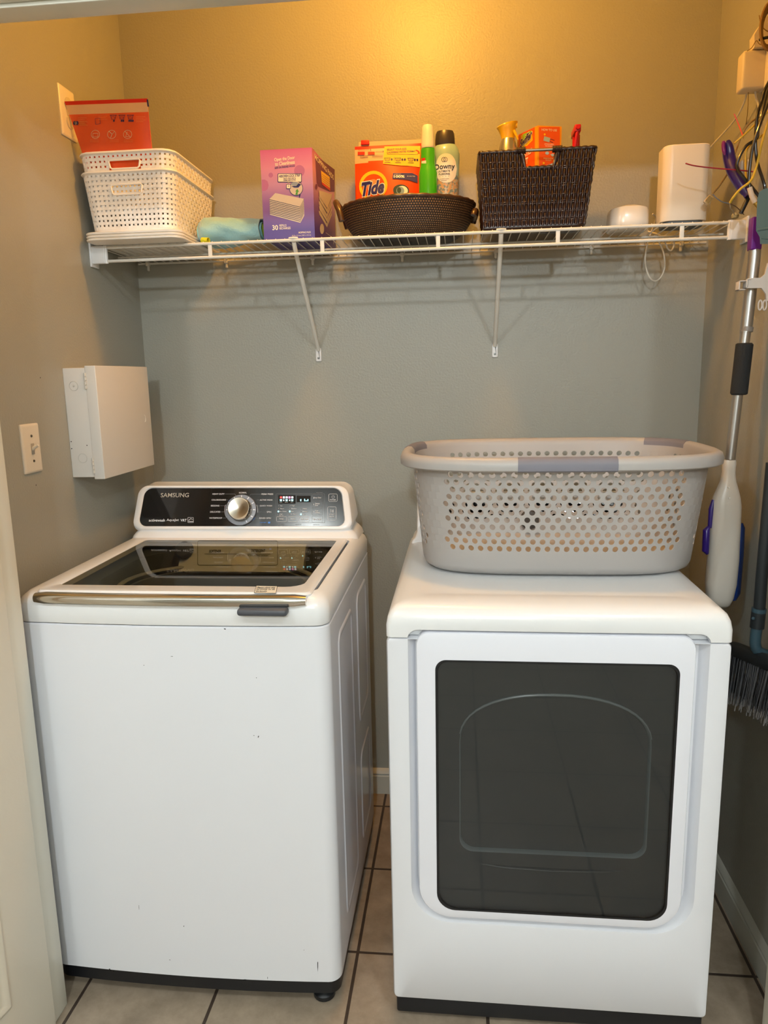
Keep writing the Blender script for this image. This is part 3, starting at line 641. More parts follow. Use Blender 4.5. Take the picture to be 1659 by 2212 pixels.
# ---------------------------------------------------------------- white weave baskets on lids
wv = mat('weave_plastic', 'f7f3ec', .4)
def perim_rr(x0, x1, y0, y1, r):
    n = 8; P = rr2(x0, x1, y0, y1, r, n); P = P+[P[0]]; L = [0]
    for i in range(len(P)-1): L.append(L[-1]+math.dist(P[i], P[i+1]))
    def f(s_):
        x = (s_ % 1)*L[-1]
        for i in range(len(P)-1):
            if L[i+1] >= x:
                k_ = (x-L[i])/max(1e-9, L[i+1]-L[i]); p = (P[i][0]+(P[i+1][0]-P[i][0])*k_, P[i][1]+(P[i+1][1]-P[i][1])*k_)
                tx, ty = P[i+1][0]-P[i][0], P[i+1][1]-P[i][1]; l = math.hypot(tx, ty) or 1; return p, (ty/l, -tx/l)
        return P[0], (1, 0)
    return f, L[-1]
def weave_basket(name, label, z0, z1, x0, x1, y0, y1, tap, hz, grp):
    T = thing(name, label, 'basket', ((x0+x1)/2, (y0+y1)/2, z0), 0, grp)
    mb = MB(); nr = max(6, int((z1-z0-.012)/.0118)); nc = 2*int(perim_rr(x0, x1, y0, y1, .035)[1]/.0128/1)
    nc += nc % 2; nc //= 2
    hc = (x0+x1)/2
    fs = {}
    def P(u, z, off):
        q = 1-(z-z0)/(z1-z0); key = round(q, 4)
        if key not in fs: fs[key] = perim_rr(x0+tap*q, x1-tap*q, y0+tap*q, y1-tap*q, .035)[0]
        p, n = fs[key](u); return V((p[0]+n[0]*off, p[1]+n[1]*off, z))
    zb_, zt_ = z0+.008, z1-.006; dz = (zt_-zb_)/(2*nr)
    for r_ in range(2*nr):
        za = zb_+r_*dz; zc = za+dz/2
        for c in range(2*nc):
            if r_ % 2 and c % 2: continue
            w0 = (c+(.15 if c % 2 else -.15))/(2*nc) if False else c/(2*nc); w1 = (c+1)/(2*nc)
            um = (w0+w1)/2; pm = P(um, zc, 0)
            if abs(pm.x-hc) < .042 and (pm.y < y0+.03) and hz[0] < pm.z < hz[1]: continue
            par = ((c//2)+(r_//2)) % 2
            if c % 2 == 0 and r_ % 2 == 0: off = .0014 if par else .0014
            elif c % 2 == 0: off = .0014 if par else .0002
            else: off = .0002 if par else .0014
            k_ = .0016; ez = dz*.12 if r_ % 2 == 0 else 0; eu = .12/(2*nc) if c % 2 == 0 else 0
            vs = [P(u, z, o_) for o_ in (off, -k_) for u, z in ((w0-eu, za-ez), (w1+eu, za-ez), (w1+eu, za+dz+ez), (w0-eu, za+dz+ez))]
            mb.add(vs, [[0, 1, 2, 3], [7, 6, 5, 4], [0, 4, 5, 1], [1, 5, 6, 2], [2, 6, 7, 3], [3, 7, 4, 0]])
    n = 72
    mb.loft([[P(i/n, z0+.010, .001) for i in range(n)], [P(i/n, z0+.002, .0) for i in range(n)], [P(i/n, z0, -.004) for i in range(n)]], 0, False, True)
    mb.build('woven_body', wv, T, angle=30)
    rm_ = MB(); rm_.loft([[P(u, z1, 0)+V((0, 0, dz_))+(P(u, z1, 1)-P(u, z1, 0))*o_ for o_, dz_ in ((-.0015, -.007), (-.0015, .001), (.002, .0035), (.006, .0015), (.0065, -.002), (.004, -.003), (.001, -.004))] for u in [i/n for i in range(n)]], 0, loop=True)
    rm_.build('rim', wv, T, angle=50)
    hd = MB(); hw = .043; zz0, zz1 = hz; yy = y0-.001
    q = 1-((zz0+zz1)/2-z0)/(z1-z0); yy = y0+tap*q-.0015
    hd.tube([(a, yy, c) for a, c in [(hc-hw+.008, zz0), (hc+hw-.008, zz0), (hc+hw-.003, zz0+.004), (hc+hw, zz1-.004), (hc+hw-.003, zz1), (hc-hw+.003, zz1), (hc-hw, zz1-.004), (hc-hw+.003, zz0+.004)]], .0026, 6, closed=True, flat=1)
    hd.build('handle_frame', wv, T)
    return T
BX0, BX1, BY0, BY1 = .018, .276, -.368, -.022
for i in range(3):
    z = TOP+i*.0078
    l_ = MB(); l_.rbox(BX0-.004, BX1+.014, BY0-.008, BY1+.006, [(z+.0002, .006), (z+.002, .001), (z+.0056, 0), (z+.0074, .003)], .035)
    o = l_.build('basket_lid', mat('lid_plastic', 'f4efe6', .4)); tag(o, ('bottom', 'middle', 'top')[i]+' of the three stacked white lids lying under the weave baskets', 'lid', 'stacked white basket lids')
BB = TOP+.0236
weave_basket('woven_basket', 'lower white plastic weave basket, holding the other, at the shelf left end', BB, 1.997, BX0, BX1, BY0, BY1, .014, (1.940, 1.965), 'white weave baskets')
weave_basket('woven_basket', 'upper white plastic weave basket nested in the lower one, orange pouch inside', BB+.048, 2.045, BX0, BX1, BY0, BY1, .0145, (2.004, 2.026), 'white weave baskets')

# ---------------------------------------------------------------- pouches
def pouch(name, label, corners, Y0, bulge, paint, wr=.004, seed=1, tilt=0, thick=.0012, nx=44, nz=40, parts=None):
    """corners: px of TL, TR, BR, BL on plane Y0; front skin bulges toward camera"""
    S = Surf((0, Y0, 2.05), (1, 0, 0), (0, -tilt, 1))
    TL, TR, BR, BL = [S.at(*c) for c in corners]
    rnd = random.Random(seed); ws = [(rnd.uniform(15, 60), rnd.uniform(15, 60), rnd.uniform(0, 6), rnd.uniform(.3, 1)) for _ in range(7)]
    xs0 = min(TL.x, BL.x); xs1 = max(TR.x, BR.x); zs1 = max(TL.z, TR.z); zs0 = min(BL.z, BR.z)
    def dep(x, z):
        v = (zs1-z)/(zs1-zs0); u = (x-xs0)/(xs1-xs0); v = max(0, min(1, v)); u = max(0, min(1, u))
        b_ = bulge*(math.sin(PI*u)**.7)*(v**.8)
        wv_ = sum(a*math.sin(x*f1+z*f2+ph) for f1, f2, ph, a in ws)/5
        return (b_ + wr*wv_*(.3+.7*v)*min(1, 4*u, 4*(1-u)))
    S.disp = lambda p: p+S.n*(dep(p.x, p.z)+.0016); S.lift = .0005
    mb = MB()
    def grid(sign):
        vs = []; fs = []
        for jz in range(nz+1):
            v = jz/nz
            for ix in range(nx+1):
                u = ix/nx; p = (TL*(1-u)+TR*u)*(1-v)+(BL*(1-u)+BR*u)*v; d = dep(p.x, p.z)
                e = min(1, 8*u, 8*(1-u), 8*v+.15)
                vs.append(p+S.n*(d if sign > 0 else -d*.5-thick))
        for jz in range(nz):
            for ix in range(nx):
                a = jz*(nx+1)+ix; fs.append([a, a+1, a+nx+2, a+nx+1])
        return vs, fs
    vs, fs = grid(1)
    k0 = len(mb.v); mb.add(vs, [], 0)
    for fi, f in enumerate(fs):
        jz = fi//nx; ix = fi % nx; mb.f.append([q+k0 for q in f]); mb.m.append(paint(ix/nx, jz/nz))
    vs, fs = grid(-1); mb.add(vs, fs, 0)
    # sew the edges
    n1 = nx+1; tot = (nx+1)*(nz+1)
    edge = [i for i in range(n1)]+[jz*n1+nx for jz in range(1, nz+1)]+[nz*n1+i for i in range(nx-1, -1, -1)]+[jz*n1 for jz in range(nz-1, 0, -1)]
    for a, b_ in zip(edge, edge[1:]+edge[:1]): mb.f.append([a, b_, b_+tot, a+tot]); mb.m.append(0)
    return S, mb
oj = mat('pouch_orange', 'f04a10', .25, coat=.5); oj2 = mat('pouch_red', 'ea5a28', .25, coat=.5); clr = mat('pouch_clear_band', 'e8c2a0', .2, coat=.6)
yel = mat('print_yellow', 'f7c21a', .35); nav = mat('print_navy', '221f63', .4); redp = mat('print_red', 'd7281c', .4); cream = mat('print_cream', 'f2e3c8', .5); ora = mat('print_orange', 'f0894a', .5)
# red-orange pouch in the upper basket
S, mb = pouch('pouch', '', [(139, 219), (318, 212.5), (333, 374), (196, 378)], -.350, .012, lambda u, v: 1 if .03 < v < .175 else (2 if v < .03 else 0), .004, 3, tilt=.3)
def six(fn): return lambda x, y: fn(100+x/3.606, 160+y/3.606)
c1 = lambda x, y: (100+x/3.606, 160+y/3.606)
for X in (392, 519, 643):
    S.ring(mb, *c1(X, 470), 9, 9, .8, 3)
S.rrect_line(mb, *c1(372, 462), *c1(412, 490), 1, .7, 3); S.line(mb, [c1(500, 448), c1(522, 468), c1(512, 496)], 1, 3); S.line(mb, [c1(540, 448), c1(522, 468)], .8, 3); S.line(mb, [c1(622, 446), c1(666, 494)], .8, 3); S.line(mb, [c1(640, 450), c1(628, 488), c1(652, 488)], .7, 3)
for X, n in ((529, 1), (596, 2), (662, 3)):
    S.line(mb, [c1(X-26, 320), c1(X+26, 320)], 1.1, 4); S.line(mb, [c1(X-20, 322), c1(X-14, 350), c1(X+14, 350), c1(X+20, 322)], .9, 4); S.line(mb, [c1(X-12, 338), c1(X, 330), c1(X+12, 340)], .7, 4)
    for q in range(n): S.ell(mb, *c1(X-(n-1)*7+q*14+6, 364), 2.0, 2.4, 4, n=10, k=2)
S.line(mb, [c1(388, 346), c1(424, 342), c1(428, 388), c1(392, 392)], .7, 4, closed=True)
S.ell(mb, *c1(226, 382), 3.4, 4.5, 4, k=2); S.ell(mb, *c1(246, 382), 3, 4.5, 4, k=2); S.text(mb, '33', *c1(236, 382), 5, 5, 3, k=3)
for X, Y, n in ((292, 340, 5), (452, 326, 3), (745, 330, 4), (300, 372, 3)):
    for q in range(n): S.rect(mb, *c1(X-40, Y+q*13), *c1(X+30-(q % 2)*14, Y+q*13+3.2), 5, k=1)
for X in (385, 540, 650):
    for q in range(2): S.rect(mb, *c1(X-35, 512+q*13), *c1(X+35, 515+q*13), 5, k=1)
for (a, b_, w_) in ((125, 225, 20), (783, 198, 12)): S.poly(mb, [c1(a, b_), c1(a+w_, b_), c1(a+w_+8, b_+56), c1(a+8, b_+56)], 4, 1)
o = mb.build('detergent_pouch', [oj2, clr, redp, cream, nav, ora], angle=60); tag(o, 'red-orange plastic pouch with pale top band, standing in the upper white basket', 'pouch')

# ---------------------------------------------------------------- mopping pad carton
bxm = lambda: None
def grad_mat():
    m = bpy.data.materials.new('carton_print'); m.use_nodes = True; nt = m.node_tree; N = nt.nodes; L = nt.links; b_ = N['Principled BSDF']
    tc = N.new('ShaderNodeTexCoord'); sp = N.new('ShaderNodeSeparateXYZ'); mr = N.new('ShaderNodeMapRange'); cr = N.new('ShaderNodeValToRGB')
    mr.inputs['From Min'].default_value = 0; mr.inputs['From Max'].default_value = .228
    L.new(tc.outputs['Object'], sp.inputs[0]); L.new(sp.outputs['Z'], mr.inputs['Value']); L.new(mr.outputs[0], cr.inputs[0])
    e = cr.color_ramp.elements; e[0].position = .1; e[0].color = lin('4b2f86'); e[1].position = 1; e[1].color = lin('c4649a')
    for p, c in ((.42, '8d5f9e'), (.62, 'c08ab0'), (.8, 'd287a8')): q = cr.color_ramp.elements.new(p); q.color = lin(c)
    L.new(cr.outputs[0], b_.inputs['Base Color']); b_.inputs['Roughness'].default_value = .35; return m
CY0, CY1 = -.292, -.035; CXL = hit(566, 420, 1, CY0).x; CXR = hit(677, 420, 1, CY0).x; CH = .229
rzb = 0
cb = thing('mopping_pad_carton', 'tall pink and purple carton of mopping pads standing on the shelf', 'box', ((CXL+CXR)/2, (CY0+CY1)/2, TOP))
m_ = MB(); z0, z1 = TOP, TOP+CH
XR2 = hit(723, 450, 1, CY1).x
m_.loft([[V((CXL, CY0, z)), V((CXR, CY0, z)), V((XR2, CY1, z)), V((XR2-(CXR-CXL), CY1, z))] for z in (z0, z1)], 0, True, False)
m_.loft([[V((CXL+.002, CY0+.002, z)), V((CXR-.002, CY0+.002, z)), V((XR2-.002, CY1-.002, z)), V((XR2-(CXR-CXL)+.002, CY1-.002, z))] for z in (z1, z0+.004)], 1, False, True)
m_.loft([[V((CXL, CY0, z1)), V((CXR, CY0, z1)), V((XR2, CY1, z1)), V((XR2-(CXR-CXL), CY1, z1))], [V((CXL+.002, CY0+.002, z1)), V((CXR-.002, CY0+.002, z1)), V((XR2-.002, CY1-.002, z1)), V((XR2-(CXR-CXL)+.002, CY1-.002, z1))]], 1, False, False)
# a flap standing at the back
C3 = lambda x, y: (560+x/9.217, 310+y/9.217)
S = Surf((0, CY0, 1.9), (1, 0, 0), (0, 0, 1), lift=.0003)
for (X, Y, r_) in ((800, 545, 105), (230, 630, 45)): S.ell(m_, *C3(X, Y), r_/9.2, r_/9.2*1.1, 6, 1)
S.poly(m_, [C3(52, 718), C3(110, 718), C3(165, 750), C3(188, 830), C3(165, 910), C3(110, 945), C3(56, 945)], 6, 1)
S.text(m_, 'Open the Door', *C3(505, 310), 44.5, 9.5, 2, bold=.02, slope=.06); S.text(m_, 'to Cleanliness', *C3(510, 390), 43, 8.5, 2, bold=.02, slope=.06)
S.text(m_, 'SAFE ON FINISHED WOOD', *C3(510, 466), 44, 4.4, 3, bold=.02, slope=.06)
S.rect(m_, *C3(368, 596), *C3(848, 776), 3, 2, r=2); S.rect(m_, *C3(380, 608), *C3(836, 762), 2, 3, r=1.5)
S.text(m_, 'ABSORB+LOCK STRIP', *C3(606, 645), 46, 5.6, 3, bold=.02, k=4); S.text(m_, 'HELPS TRAP DIRT &', *C3(606, 697), 27, 3, 3, bold=.02, k=4); S.text(m_, 'GRIME DEEP IN PAD', *C3(606, 732), 27, 3, 3, bold=.02, k=4)
S.ell(m_, *C3(735, 895), 15, 16, 3, 2); S.ell(m_, *C3(735, 895), 13.8, 14.6, 7, 3); S.poly(m_, [C3(640, 850), C3(700, 880), C3(780, 880), C3(835, 820), C3(790, 790), C3(740, 850)], 3, 4); S.ell(m_, *C3(710, 805), 8, 4.5, 4, 4)
S.poly(m_, [C3(720, 1018), C3(745, 960), C3(720, 955), C3(762, 905), C3(792, 965), C3(770, 965), C3(765, 1025)], 5, 5); S.poly(m_, [C3(790, 1030), C3(830, 1010), C3(800, 1100)], 3, 2)
S.rect(m_, *C3(538, 812), *C3(632, 905), 3, 4, r=1.5); S.rect(m_, *C3(548, 822), *C3(622, 895), 2, 5, r=1); S.ring(m_, *C3(585, 812), 3, 4, 1, 2, 5, PI, 2*PI, 10); S.ell(m_, *C3(585, 852), 1, 1, 3, 6, n=8)
S.poly(m_, [C3(205, 1105), C3(320, 988), C3(888, 1100), C3(810, 1255)], 7, 2)
S.poly(m_, [C3(205, 1105), C3(810, 1255), C3(820, 1582), C3(215, 1420)], 7, 2); S.poly(m_, [C3(810, 1255), C3(888, 1100), C3(898, 1440), C3(820, 1582)], 7, 2)
for i in range(9):
    y = 1118+i*34; S.line(m_, [C3(206+i, y), C3(811+i, y+150+i)], 1.1, 8, 3); S.line(m_, [C3(812+i, y+150+i), C3(889, y-8)], .6, 8, 3)
S.text(m_, '30', *C3(318, 1675), 12.5, 11, 2, bold=.02); S.text(m_, 'REFILLS', *C3(472, 1632), 15, 5, 2, bold=.01); S.text(m_, 'RECHARGES', *C3(515, 1687), 24, 5, 2, bold=.01)
S.text(m_, 'MOPPING PADS', *C3(905, 1770), 26, 4, 2, bold=.01); S.text(m_, '45.8 x 14 cm (18.0 x 5.5 in)', *C3(840, 1832), 41, 3.6, 2)
# right side print
n_ = V((CY1-CY0, -(XR2-CXR), 0)).normalized(); ud = V((XR2-CXR, CY1-CY0, 0)).normalized()
S = Surf((CXR, CY0, 1.9), ud, (0, 0, 1), lift=.0003)
S.poly(m_, [C3(1112, 225), C3(1500, 520), C3(1500, 960), C3(1400, 960), C3(1175, 860), C3(1140, 780)], 9, 1)
S.text(m_, 'MOPPING PADS', *C3(1298, 478), 38, 11, 2, bold=.02)
S.poly(m_, [C3(1225, 535), C3(1398, 665), C3(1408, 945), C3(1245, 800)], 10, 2); S.poly(m_, [C3(1242, 765), C3(1405, 890), C3(1408, 945), C3(1245, 815)], 11, 3)
for i in range(4): S.line(m_, [C3(1245, 610+i*42), C3(1395, 722+i*42)], .5, 3, 3)
for i in range(5):
    y = 960+i*95; S.poly(m_, [C3(1182, y-20*0), C3(1205, y+0), C3(1340, y+250), C3(1440, y+30), C3(1440, y+80), C3(1345, y+330), C3(1190, y+70)], 7, 2+2*(i % 2))
S.poly(m_, [C3(1180, 930), C3(1425, 1010), C3(1425, 1080), C3(1340, 1290), C3(1185, 1050)], 7, 6)
S.ell(m_, *C3(1245, 1700), 4.5, 11, 7, 2); S.line(m_, [C3(1322, 1775), C3(1480, 1890), C3(1480, 2000)], .8, 2, 2)
S.ell(m_, *C3(1132, 860), 2.5, 6, 9, 3)
m_.build('carton', [grad_mat(), mat('card_inside', '5a4632', .8), cream, nav, mat('print_blue_grey', '8f9aa8', .5), mat('print_green', '4a9a2a', .5), mat('print_mauve', 'b56a98', .5), mat('print_linen', 'cdbfae', .6), mat('print_dark', '3f3450', .6), mat('print_plum', '6a2f62', .5), yel, redp], cb, angle=20)
fl = MB(); fl.add([V((CXL+.002, CY0+.001, z1)), V((CXR-.002, CY0+.001, z1)), V((CXR-.004, CY0+.055, z1+.010)), V((CXL+.004, CY0+.055, z1+.004)), V((CXL+.002, CY0+.0012, z1-.0008)), V((CXR-.002, CY0+.0012, z1-.0008)), V((CXR-.004, CY0+.055, z1+.0092)), V((CXL+.004, CY0+.055, z1+.0032))], [[0, 1, 2, 3], [7, 6, 5, 4], [0, 4, 5, 1], [1, 5, 6, 2], [2, 6, 7, 3], [3, 7, 4, 0]])
fl.build('top_flap', mat('card_brown', '4a3520', .8), cb)

# ---------------------------------------------------------------- rolled cloths
teal = mat('microfibre_teal', '9ccbce', .95, bump=.8, bscale=260, var=.12, vscale=14, sheen=.5)
def roll(name, p0, p1, rad, m, turns=3, sq=.8, n=30, seed=0, ext=.0, spread=1):
    mb = MB(); rnd = random.Random(seed); P0, P1 = V(p0), V(p1); ax = (P1-P0); L = ax.length; ax.normalize(); side = V((-ax.y, ax.x, 0)).normalized()
    K = 22
    for layer in range(turns):
        r0 = rad*(1-layer*.27); rings = []
        for i in range(K+1):
            t = i/K; e = 1 if layer else min(1, .75+t*3)
            c = P0+ax*(L*t+(layer*.004 if t > .5 else -layer*.003)); ring = []
            for j_ in range(n):
                a = 2*PI*j_/n; rr_ = r0*e*(1+.05*math.sin(3*a+t*9+seed+layer)+.03*math.sin(7*a-t*14))*(1-.12*math.cos(t*5+seed))
                ring.append(c+side*(rr_*math.cos(a)*spread)+V((0, 0, rr_*sq*math.sin(a))))
            rings.append(ring)
        inner = [[c_+(q_-c_)*.9 for q_ in r_] for r_, c_ in ((rings[k_], sum(rings[k_], V((0, 0, 0)))/n) for k_ in range(K+1))]
        mb.loft(rings+inner[::-1], layer, False, False, loop=True)
    return mb
t = roll('', (.292, -.20, TOP+.041), (.470, -.20, TOP+.041), .046, None, 2, .80, seed=2, spread=1.25)
o = t.build('rolled_cloth', [teal, mat('cloth_hem', '8ac4cc', .95)], angle=60); tag(o, 'teal microfibre cloth rolled up on the shelf between white baskets and purple carton', 'cloth')
t = roll('', (.43, -.195, TOP+.040), (.486, -.195, TOP+.040), .028, None, 2, .8, seed=5)
o = t.build('rolled_cloth', [mat('cloth_lime', '86a030', .95, bump=.5), mat('cloth_maroon', '4a1018', .9)], angle=60); tag(o, 'lime green and maroon cloth rolled inside the teal one', 'cloth')
t = roll('', (.308, -.262, TOP+.0095), (.330, -.268, TOP+.0095), .009, None, 1, .9, seed=8)
o = t.build('rolled_cloth', [mat('cloth_yellow', 'd8d020', .9, bump=.5)], angle=60); tag(o, 'small yellow cloth behind the teal roll, next to the white lids', 'cloth')

# ---------------------------------------------------------------- round wicker tray
tcx, tcy = .883, -.163; trx, try_ = .186, .148
wk = mat('wicker_brown', '4a2f1a', .38, coat=.4, var=.6, vscale=160)
ty = thing('wicker_tray', 'round brown wicker tray with loop handles holding the detergents', 'tray', (tcx, tcy, TOP))
tm = MB(); nu, nv = 640, 72; vs = []; fs = []
def tray_pt(u, v, off=0):
    a = 2*PI*u; r = .70+.30*math.sin(v*PI/2)**.9; zz = TOP+.004+.090*v**1.25
    return V((tcx+(trx*r+off)*math.cos(a), tcy+(try_*r+off)*math.sin(a), zz))
for jv in range(nv+1):
    v = jv/nv
    for iu in range(nu):
        u = iu/nu; row = jv/4; ph = (jv//4) % 2
        off = .0024*abs(math.sin(PI*jv/4))*(.25+.75*abs(math.sin(PI*(iu/4+ph*.5))))
        vs.append(tray_pt(u, v, off))
tm.add(vs, [])
for jv in range(nv):
    ph = (jv//4) % 2
    for iu in range(nu):
        a = jv*nu+iu; b_ = jv*nu+(iu+1) % nu; tm.f.append([a, b_, b_+nu, a+nu])
        tm.m.append(1 if (jv % 4 in (1, 2)) and ((iu+2*ph) % 4 in (1, 2)) else 0)
tm.loft([[tray_pt(i/72, v, -.005) for i in range(72)] for v in (1, .7, .4, .15, .03)], 0, False, True)
tm.loft([[tray_pt(i/72, 0, 0) for i in range(72)], [tray_pt(i/72, 0, -.006)-V((0, 0, .0038)) for i in range(72)]], 0, False, True)
tm.build('woven_bowl', [mat('wicker_gap_shade', '2a1a0e', .5), mat('wicker_crest_highlight', '86603a', .35, coat=.4, var=.5, vscale=90)], ty, angle=80)  # gap shade and crest highlights of the weave are painted as two browns
rm = MB(); pth = [tray_pt(i/120, 1, -.001) for i in range(120)]; rm.tube(pth, [.0055+.001*math.sin(i*1.6) for i in range(120)], 8, closed=True); rm.build('rim', wk, ty, angle=80)
for sgn in (-1, 1):
    hd = MB(); cen = V((tcx+sgn*(trx-.003), tcy, TOP+.055)); hp_ = []
    for i in range(15):
        a = PI*i/14; hp_.append(V((cen.x+sgn*(.022*math.sin(a)), cen.y-(.055*math.cos(a)), cen.z+.060*math.sin(a)**.7+.0)))
    if sgn == 1: hp_ = [V((cen.x+(p.x-cen.x)*.3, p.y, cen.z+(p.z-cen.z)*.3)) for p in hp_]
    hd.tube(hp_, [.0085+.001*(i % 2) for i in range(15)], 10); hd.build('loop_handle', wk, ty, angle=80)

# detergent pouch in the tray
S, mb = pouch('p', '', [(766.5, 317), (911, 309), (911, 449), (768, 452)], -.085, .030, lambda u, v: (1 if v < .03 else (2 if (v < .26-.05*u and u < .48) else 0)), .004, 11)
c4 = lambda x, y: (750+x/6.381, 290+y/6.381)
S.poly(mb, [c4(515, 172), c4(1010, 165), c4(1000, 460), c4(830, 448), c4(760, 448), c4(640, 440), c4(500, 425)], 3, 1)
S.text(mb, 'SELECT YOUR SIZE', *c4(685, 213), 42, 4, 4, bold=.02); S.text(mb, 'CHOISISSEZ VOTRE FORMAT', *c4(748, 250), 63, 4.2, 4, bold=.02)
S.poly(mb, [c4(950, 218), c4(990, 235), c4(1003, 275), c4(965, 272), c4(985, 255), c4(950, 235)], 5, 2)
for X, n in ((560, 1), (706, 2), (880, 3)):
    S.line(mb, [c4(X-45, 342), c4(X+38, 340)], 1, 4, 2); S.line(mb, [c4(X-38, 345), c4(X-28, 380), c4(X+25, 380), c4(X+33, 345)], .9, 4, 2); S.line(mb, [c4(X-25, 365), c4(X, 358), c4(X+22, 366)], .6, 4, 2)
    for q in range(min(n, 2)): S.ell(mb, *c4(X+58+q*34-(4 if n == 3 else 0), 362), 2.2, 2.7, 4, 2, n=10)
    S.rect(mb, *c4(X-40, 402), *c4(X+40, 408), 4, 2)
S.rect(mb, *c4(550, 284), *c4(980, 288), 4, 2, nx=6); S.line(mb, [c4(652, 325), c4(652, 385)], .6, 4, 2)
S.rect(mb, *c4(148, 248), *c4(245, 292), 5, 2); S.rect(mb, *c4(290, 250), *c4(382, 292), 5, 2); S.line(mb, [c4(328, 205), c4(328, 240)], .8, 4, 2); S.line(mb, [c4(392, 248), c4(505, 243)], .7, 4, 2); S.poly(mb, [c4(495, 234), c4(510, 243), c4(495, 254)], 4, 2)
S.text(mb, 'Child-Guard', *c4(258, 208), 21, 4, 5); S.ring(mb, *c4(170, 207), 2.6, 2.8, .7, 5, 2)
for X in (230, 400):
    for q in range(3): S.rect(mb, *c4(X-50, 306+q*13-(X-230)*.04), *c4(X+(60 if X == 230 else 95), 310+q*13-(X-230)*.04), 4, 2)
S.ell(mb, *c4(368, 730), 31, 32.5, 3, 1, n=32); S.ell(mb, *c4(370, 738), 24.5, 26.5, 0, 2, n=32); S.ell(mb, *c4(370, 745), 13, 16, 7, 3, n=24)
S.text(mb, 'Tide', *c4(365, 765), 53, 35, 6, bold=.075, shear=.28, k=5, slope=.06); S.text(mb, 'Tide', *c4(365, 765), 50, 31, 4, bold=.045, shear=.28, k=6, slope=.06)
S.poly(mb, [c4(640, 558), c4(900, 548), c4(972, 580), c4(972, 682), c4(850, 648), c4(632, 640)], 4, 2)
S.text(mb, '100%', *c4(724, 605), 23, 6, 6, bold=.04, k=3); S.text(mb, 'de votre linge', *c4(885, 595), 17, 3, 6, k=3); S.text(mb, 'satisfaction', *c4(700, 572), 15, 2, 6, k=3)
S.ell(mb, *c4(752, 800), 17, 13, 8, 3, n=24); S.ell(mb, *c4(770, 805), 11.5, 10.5, 6, 4, n=20); S.ell(mb, *c4(742, 808), 8.5, 9, 9, 5, n=16); S.ell(mb, *c4(725, 802), 4.5, 6.5, 8, 6, n=12)
po = mb.build('detergent_pouch', [oj, redp, clr, yel, nav, redp, cream, ora, mat('pod_green', '1f3a38', .3), mat('pod_blue', '7f98a0', .3)], angle=60)
tag(po, 'large orange resealable pouch of detergent pods with yellow panel, standing in the tray', 'pouch')
zs = MB(); a = hit(775, 307, 1, -.084); b_ = hit(910, 301, 1, -.084); a2 = hit(775, 318, 1, -.084); b2 = hit(910, 311, 1, -.084)
zs.add([a, b_, b2, a2]+[p+V((0, .002, 0)) for p in (a, b_, b2, a2)], [[0, 1, 2, 3], [7, 6, 5, 4], [0, 4, 5, 1], [1, 5, 6, 2], [2, 6, 7, 3], [3, 7, 4, 0]])
zo = zs.build('zip_strip', clr); zo.parent = po
sl = MB(); p = hit(789, 308, 1, -.086); sl.box(p.x-.012, p.x+.012, p.y-.005, p.y+.004, p.z-.007, p.z+.006, bev=.002); so = sl.build('zip_slider', redp); so.parent = po

# green spray bottle
def bottle_at(pxc, pyb, Y): return hit(pxc, pyb, 1, Y)
gb = hit(925, 430, 1, -.135); gt = hit(925, 269, 1, -.135); gx = gb.x; zb0 = TOP+.012; sw = lambda w_: (hit(925+w_/2, 350, 1, -.135)-hit(925-w_/2, 350, 1, -.135)).length/2
zz = lambda y: hit(925, y, 1, -.135).z
bt = thing('spray_bottle', 'bright green bottle with a tall white cap standing in the wicker tray', 'bottle', (gx, -.135, zb0))
m1 = MB(); m1.lathe([(sw(36), zb0), (sw(40), zb0+.004), (sw(40), zz(425)), (sw(40), zz(375)), (sw(37), zz(368)), (sw(33), zz(360)), (sw(31), zz(352)), (sw(31), zz(325)), (sw(27), zz(319))], (gx, -.135, 0), 36, sy=.75)
Sg = Surf((0, -.135, 2), (1, 0, 0), (0, 0, 1)); rg_ = sw(31)
Sg.disp = lambda p: V((p.x, -.135-.75*math.sqrt(max(0, rg_**2-(p.x-gx)**2)), p.z)); Sg.lift = .0005
Sg.rect(m1, 911, 344, 919, 350, 1, 1, nx=4); Sg.rect(m1, 911, 350, 921, 357, 2, 1, nx=4)
m1.build('bottle_body', [mat('bottle_green', '3fae1c', .2, coat=.5), redp, cream], bt)
m1 = MB(); m1.lathe([(sw(27), zz(321)), (sw(29), zz(318)), (sw(28), zz(314)), (sw(28), zz(300)), (sw(25), zz(285)), (sw(24), zz(276)), (sw(20), zz(271)), (sw(8), zz(269)), (.0003, zz(269))], (gx, -.135, 0), 30, sy=.9)
m1.build('cap', mat('cap_white', 'ece6da', .35), bt)
# scent bead bottle
Y_ = -.105; hx = lambda px: hit(px, 380, 1, Y_).x; zd = lambda y: hit(965, y, 1, Y_).z; dxc = hx(963); s2 = lambda w_: (hx(963+w_/2)-hx(963-w_/2))/2
db = thing('scent_booster_bottle', 'clear bottle of scent beads with dark grey cap and white oval label', 'bottle', (dxc, Y_, TOP+.012))
prf = [(s2(44), TOP+.012), (s2(50), TOP+.016), (s2(50), zd(440)), (s2(53), zd(410)), (s2(57), zd(375)), (s2(60), zd(345)), (s2(60), zd(335)), (s2(56), zd(325)), (s2(48), zd(318)), (s2(42), zd(314))]
m1 = MB(); m1.lathe(prf, (dxc, Y_, 0), 40, sy=.62)
rlab = lambda z: next((a_[0]+(b_[0]-a_[0])*(z-a_[1])/(b_[1]-a_[1]) for a_, b_ in zip(prf, prf[1:]) if a_[1] <= z <= b_[1]), s2(52))
Sd = Surf((0, Y_, 2), (1, 0, 0), (0, 0, 1)); Sd.disp = lambda p: V((p.x, Y_-.62*math.sqrt(max(0, rlab(p.z)**2-(p.x-dxc)**2)), p.z)); Sd.lift = .0007
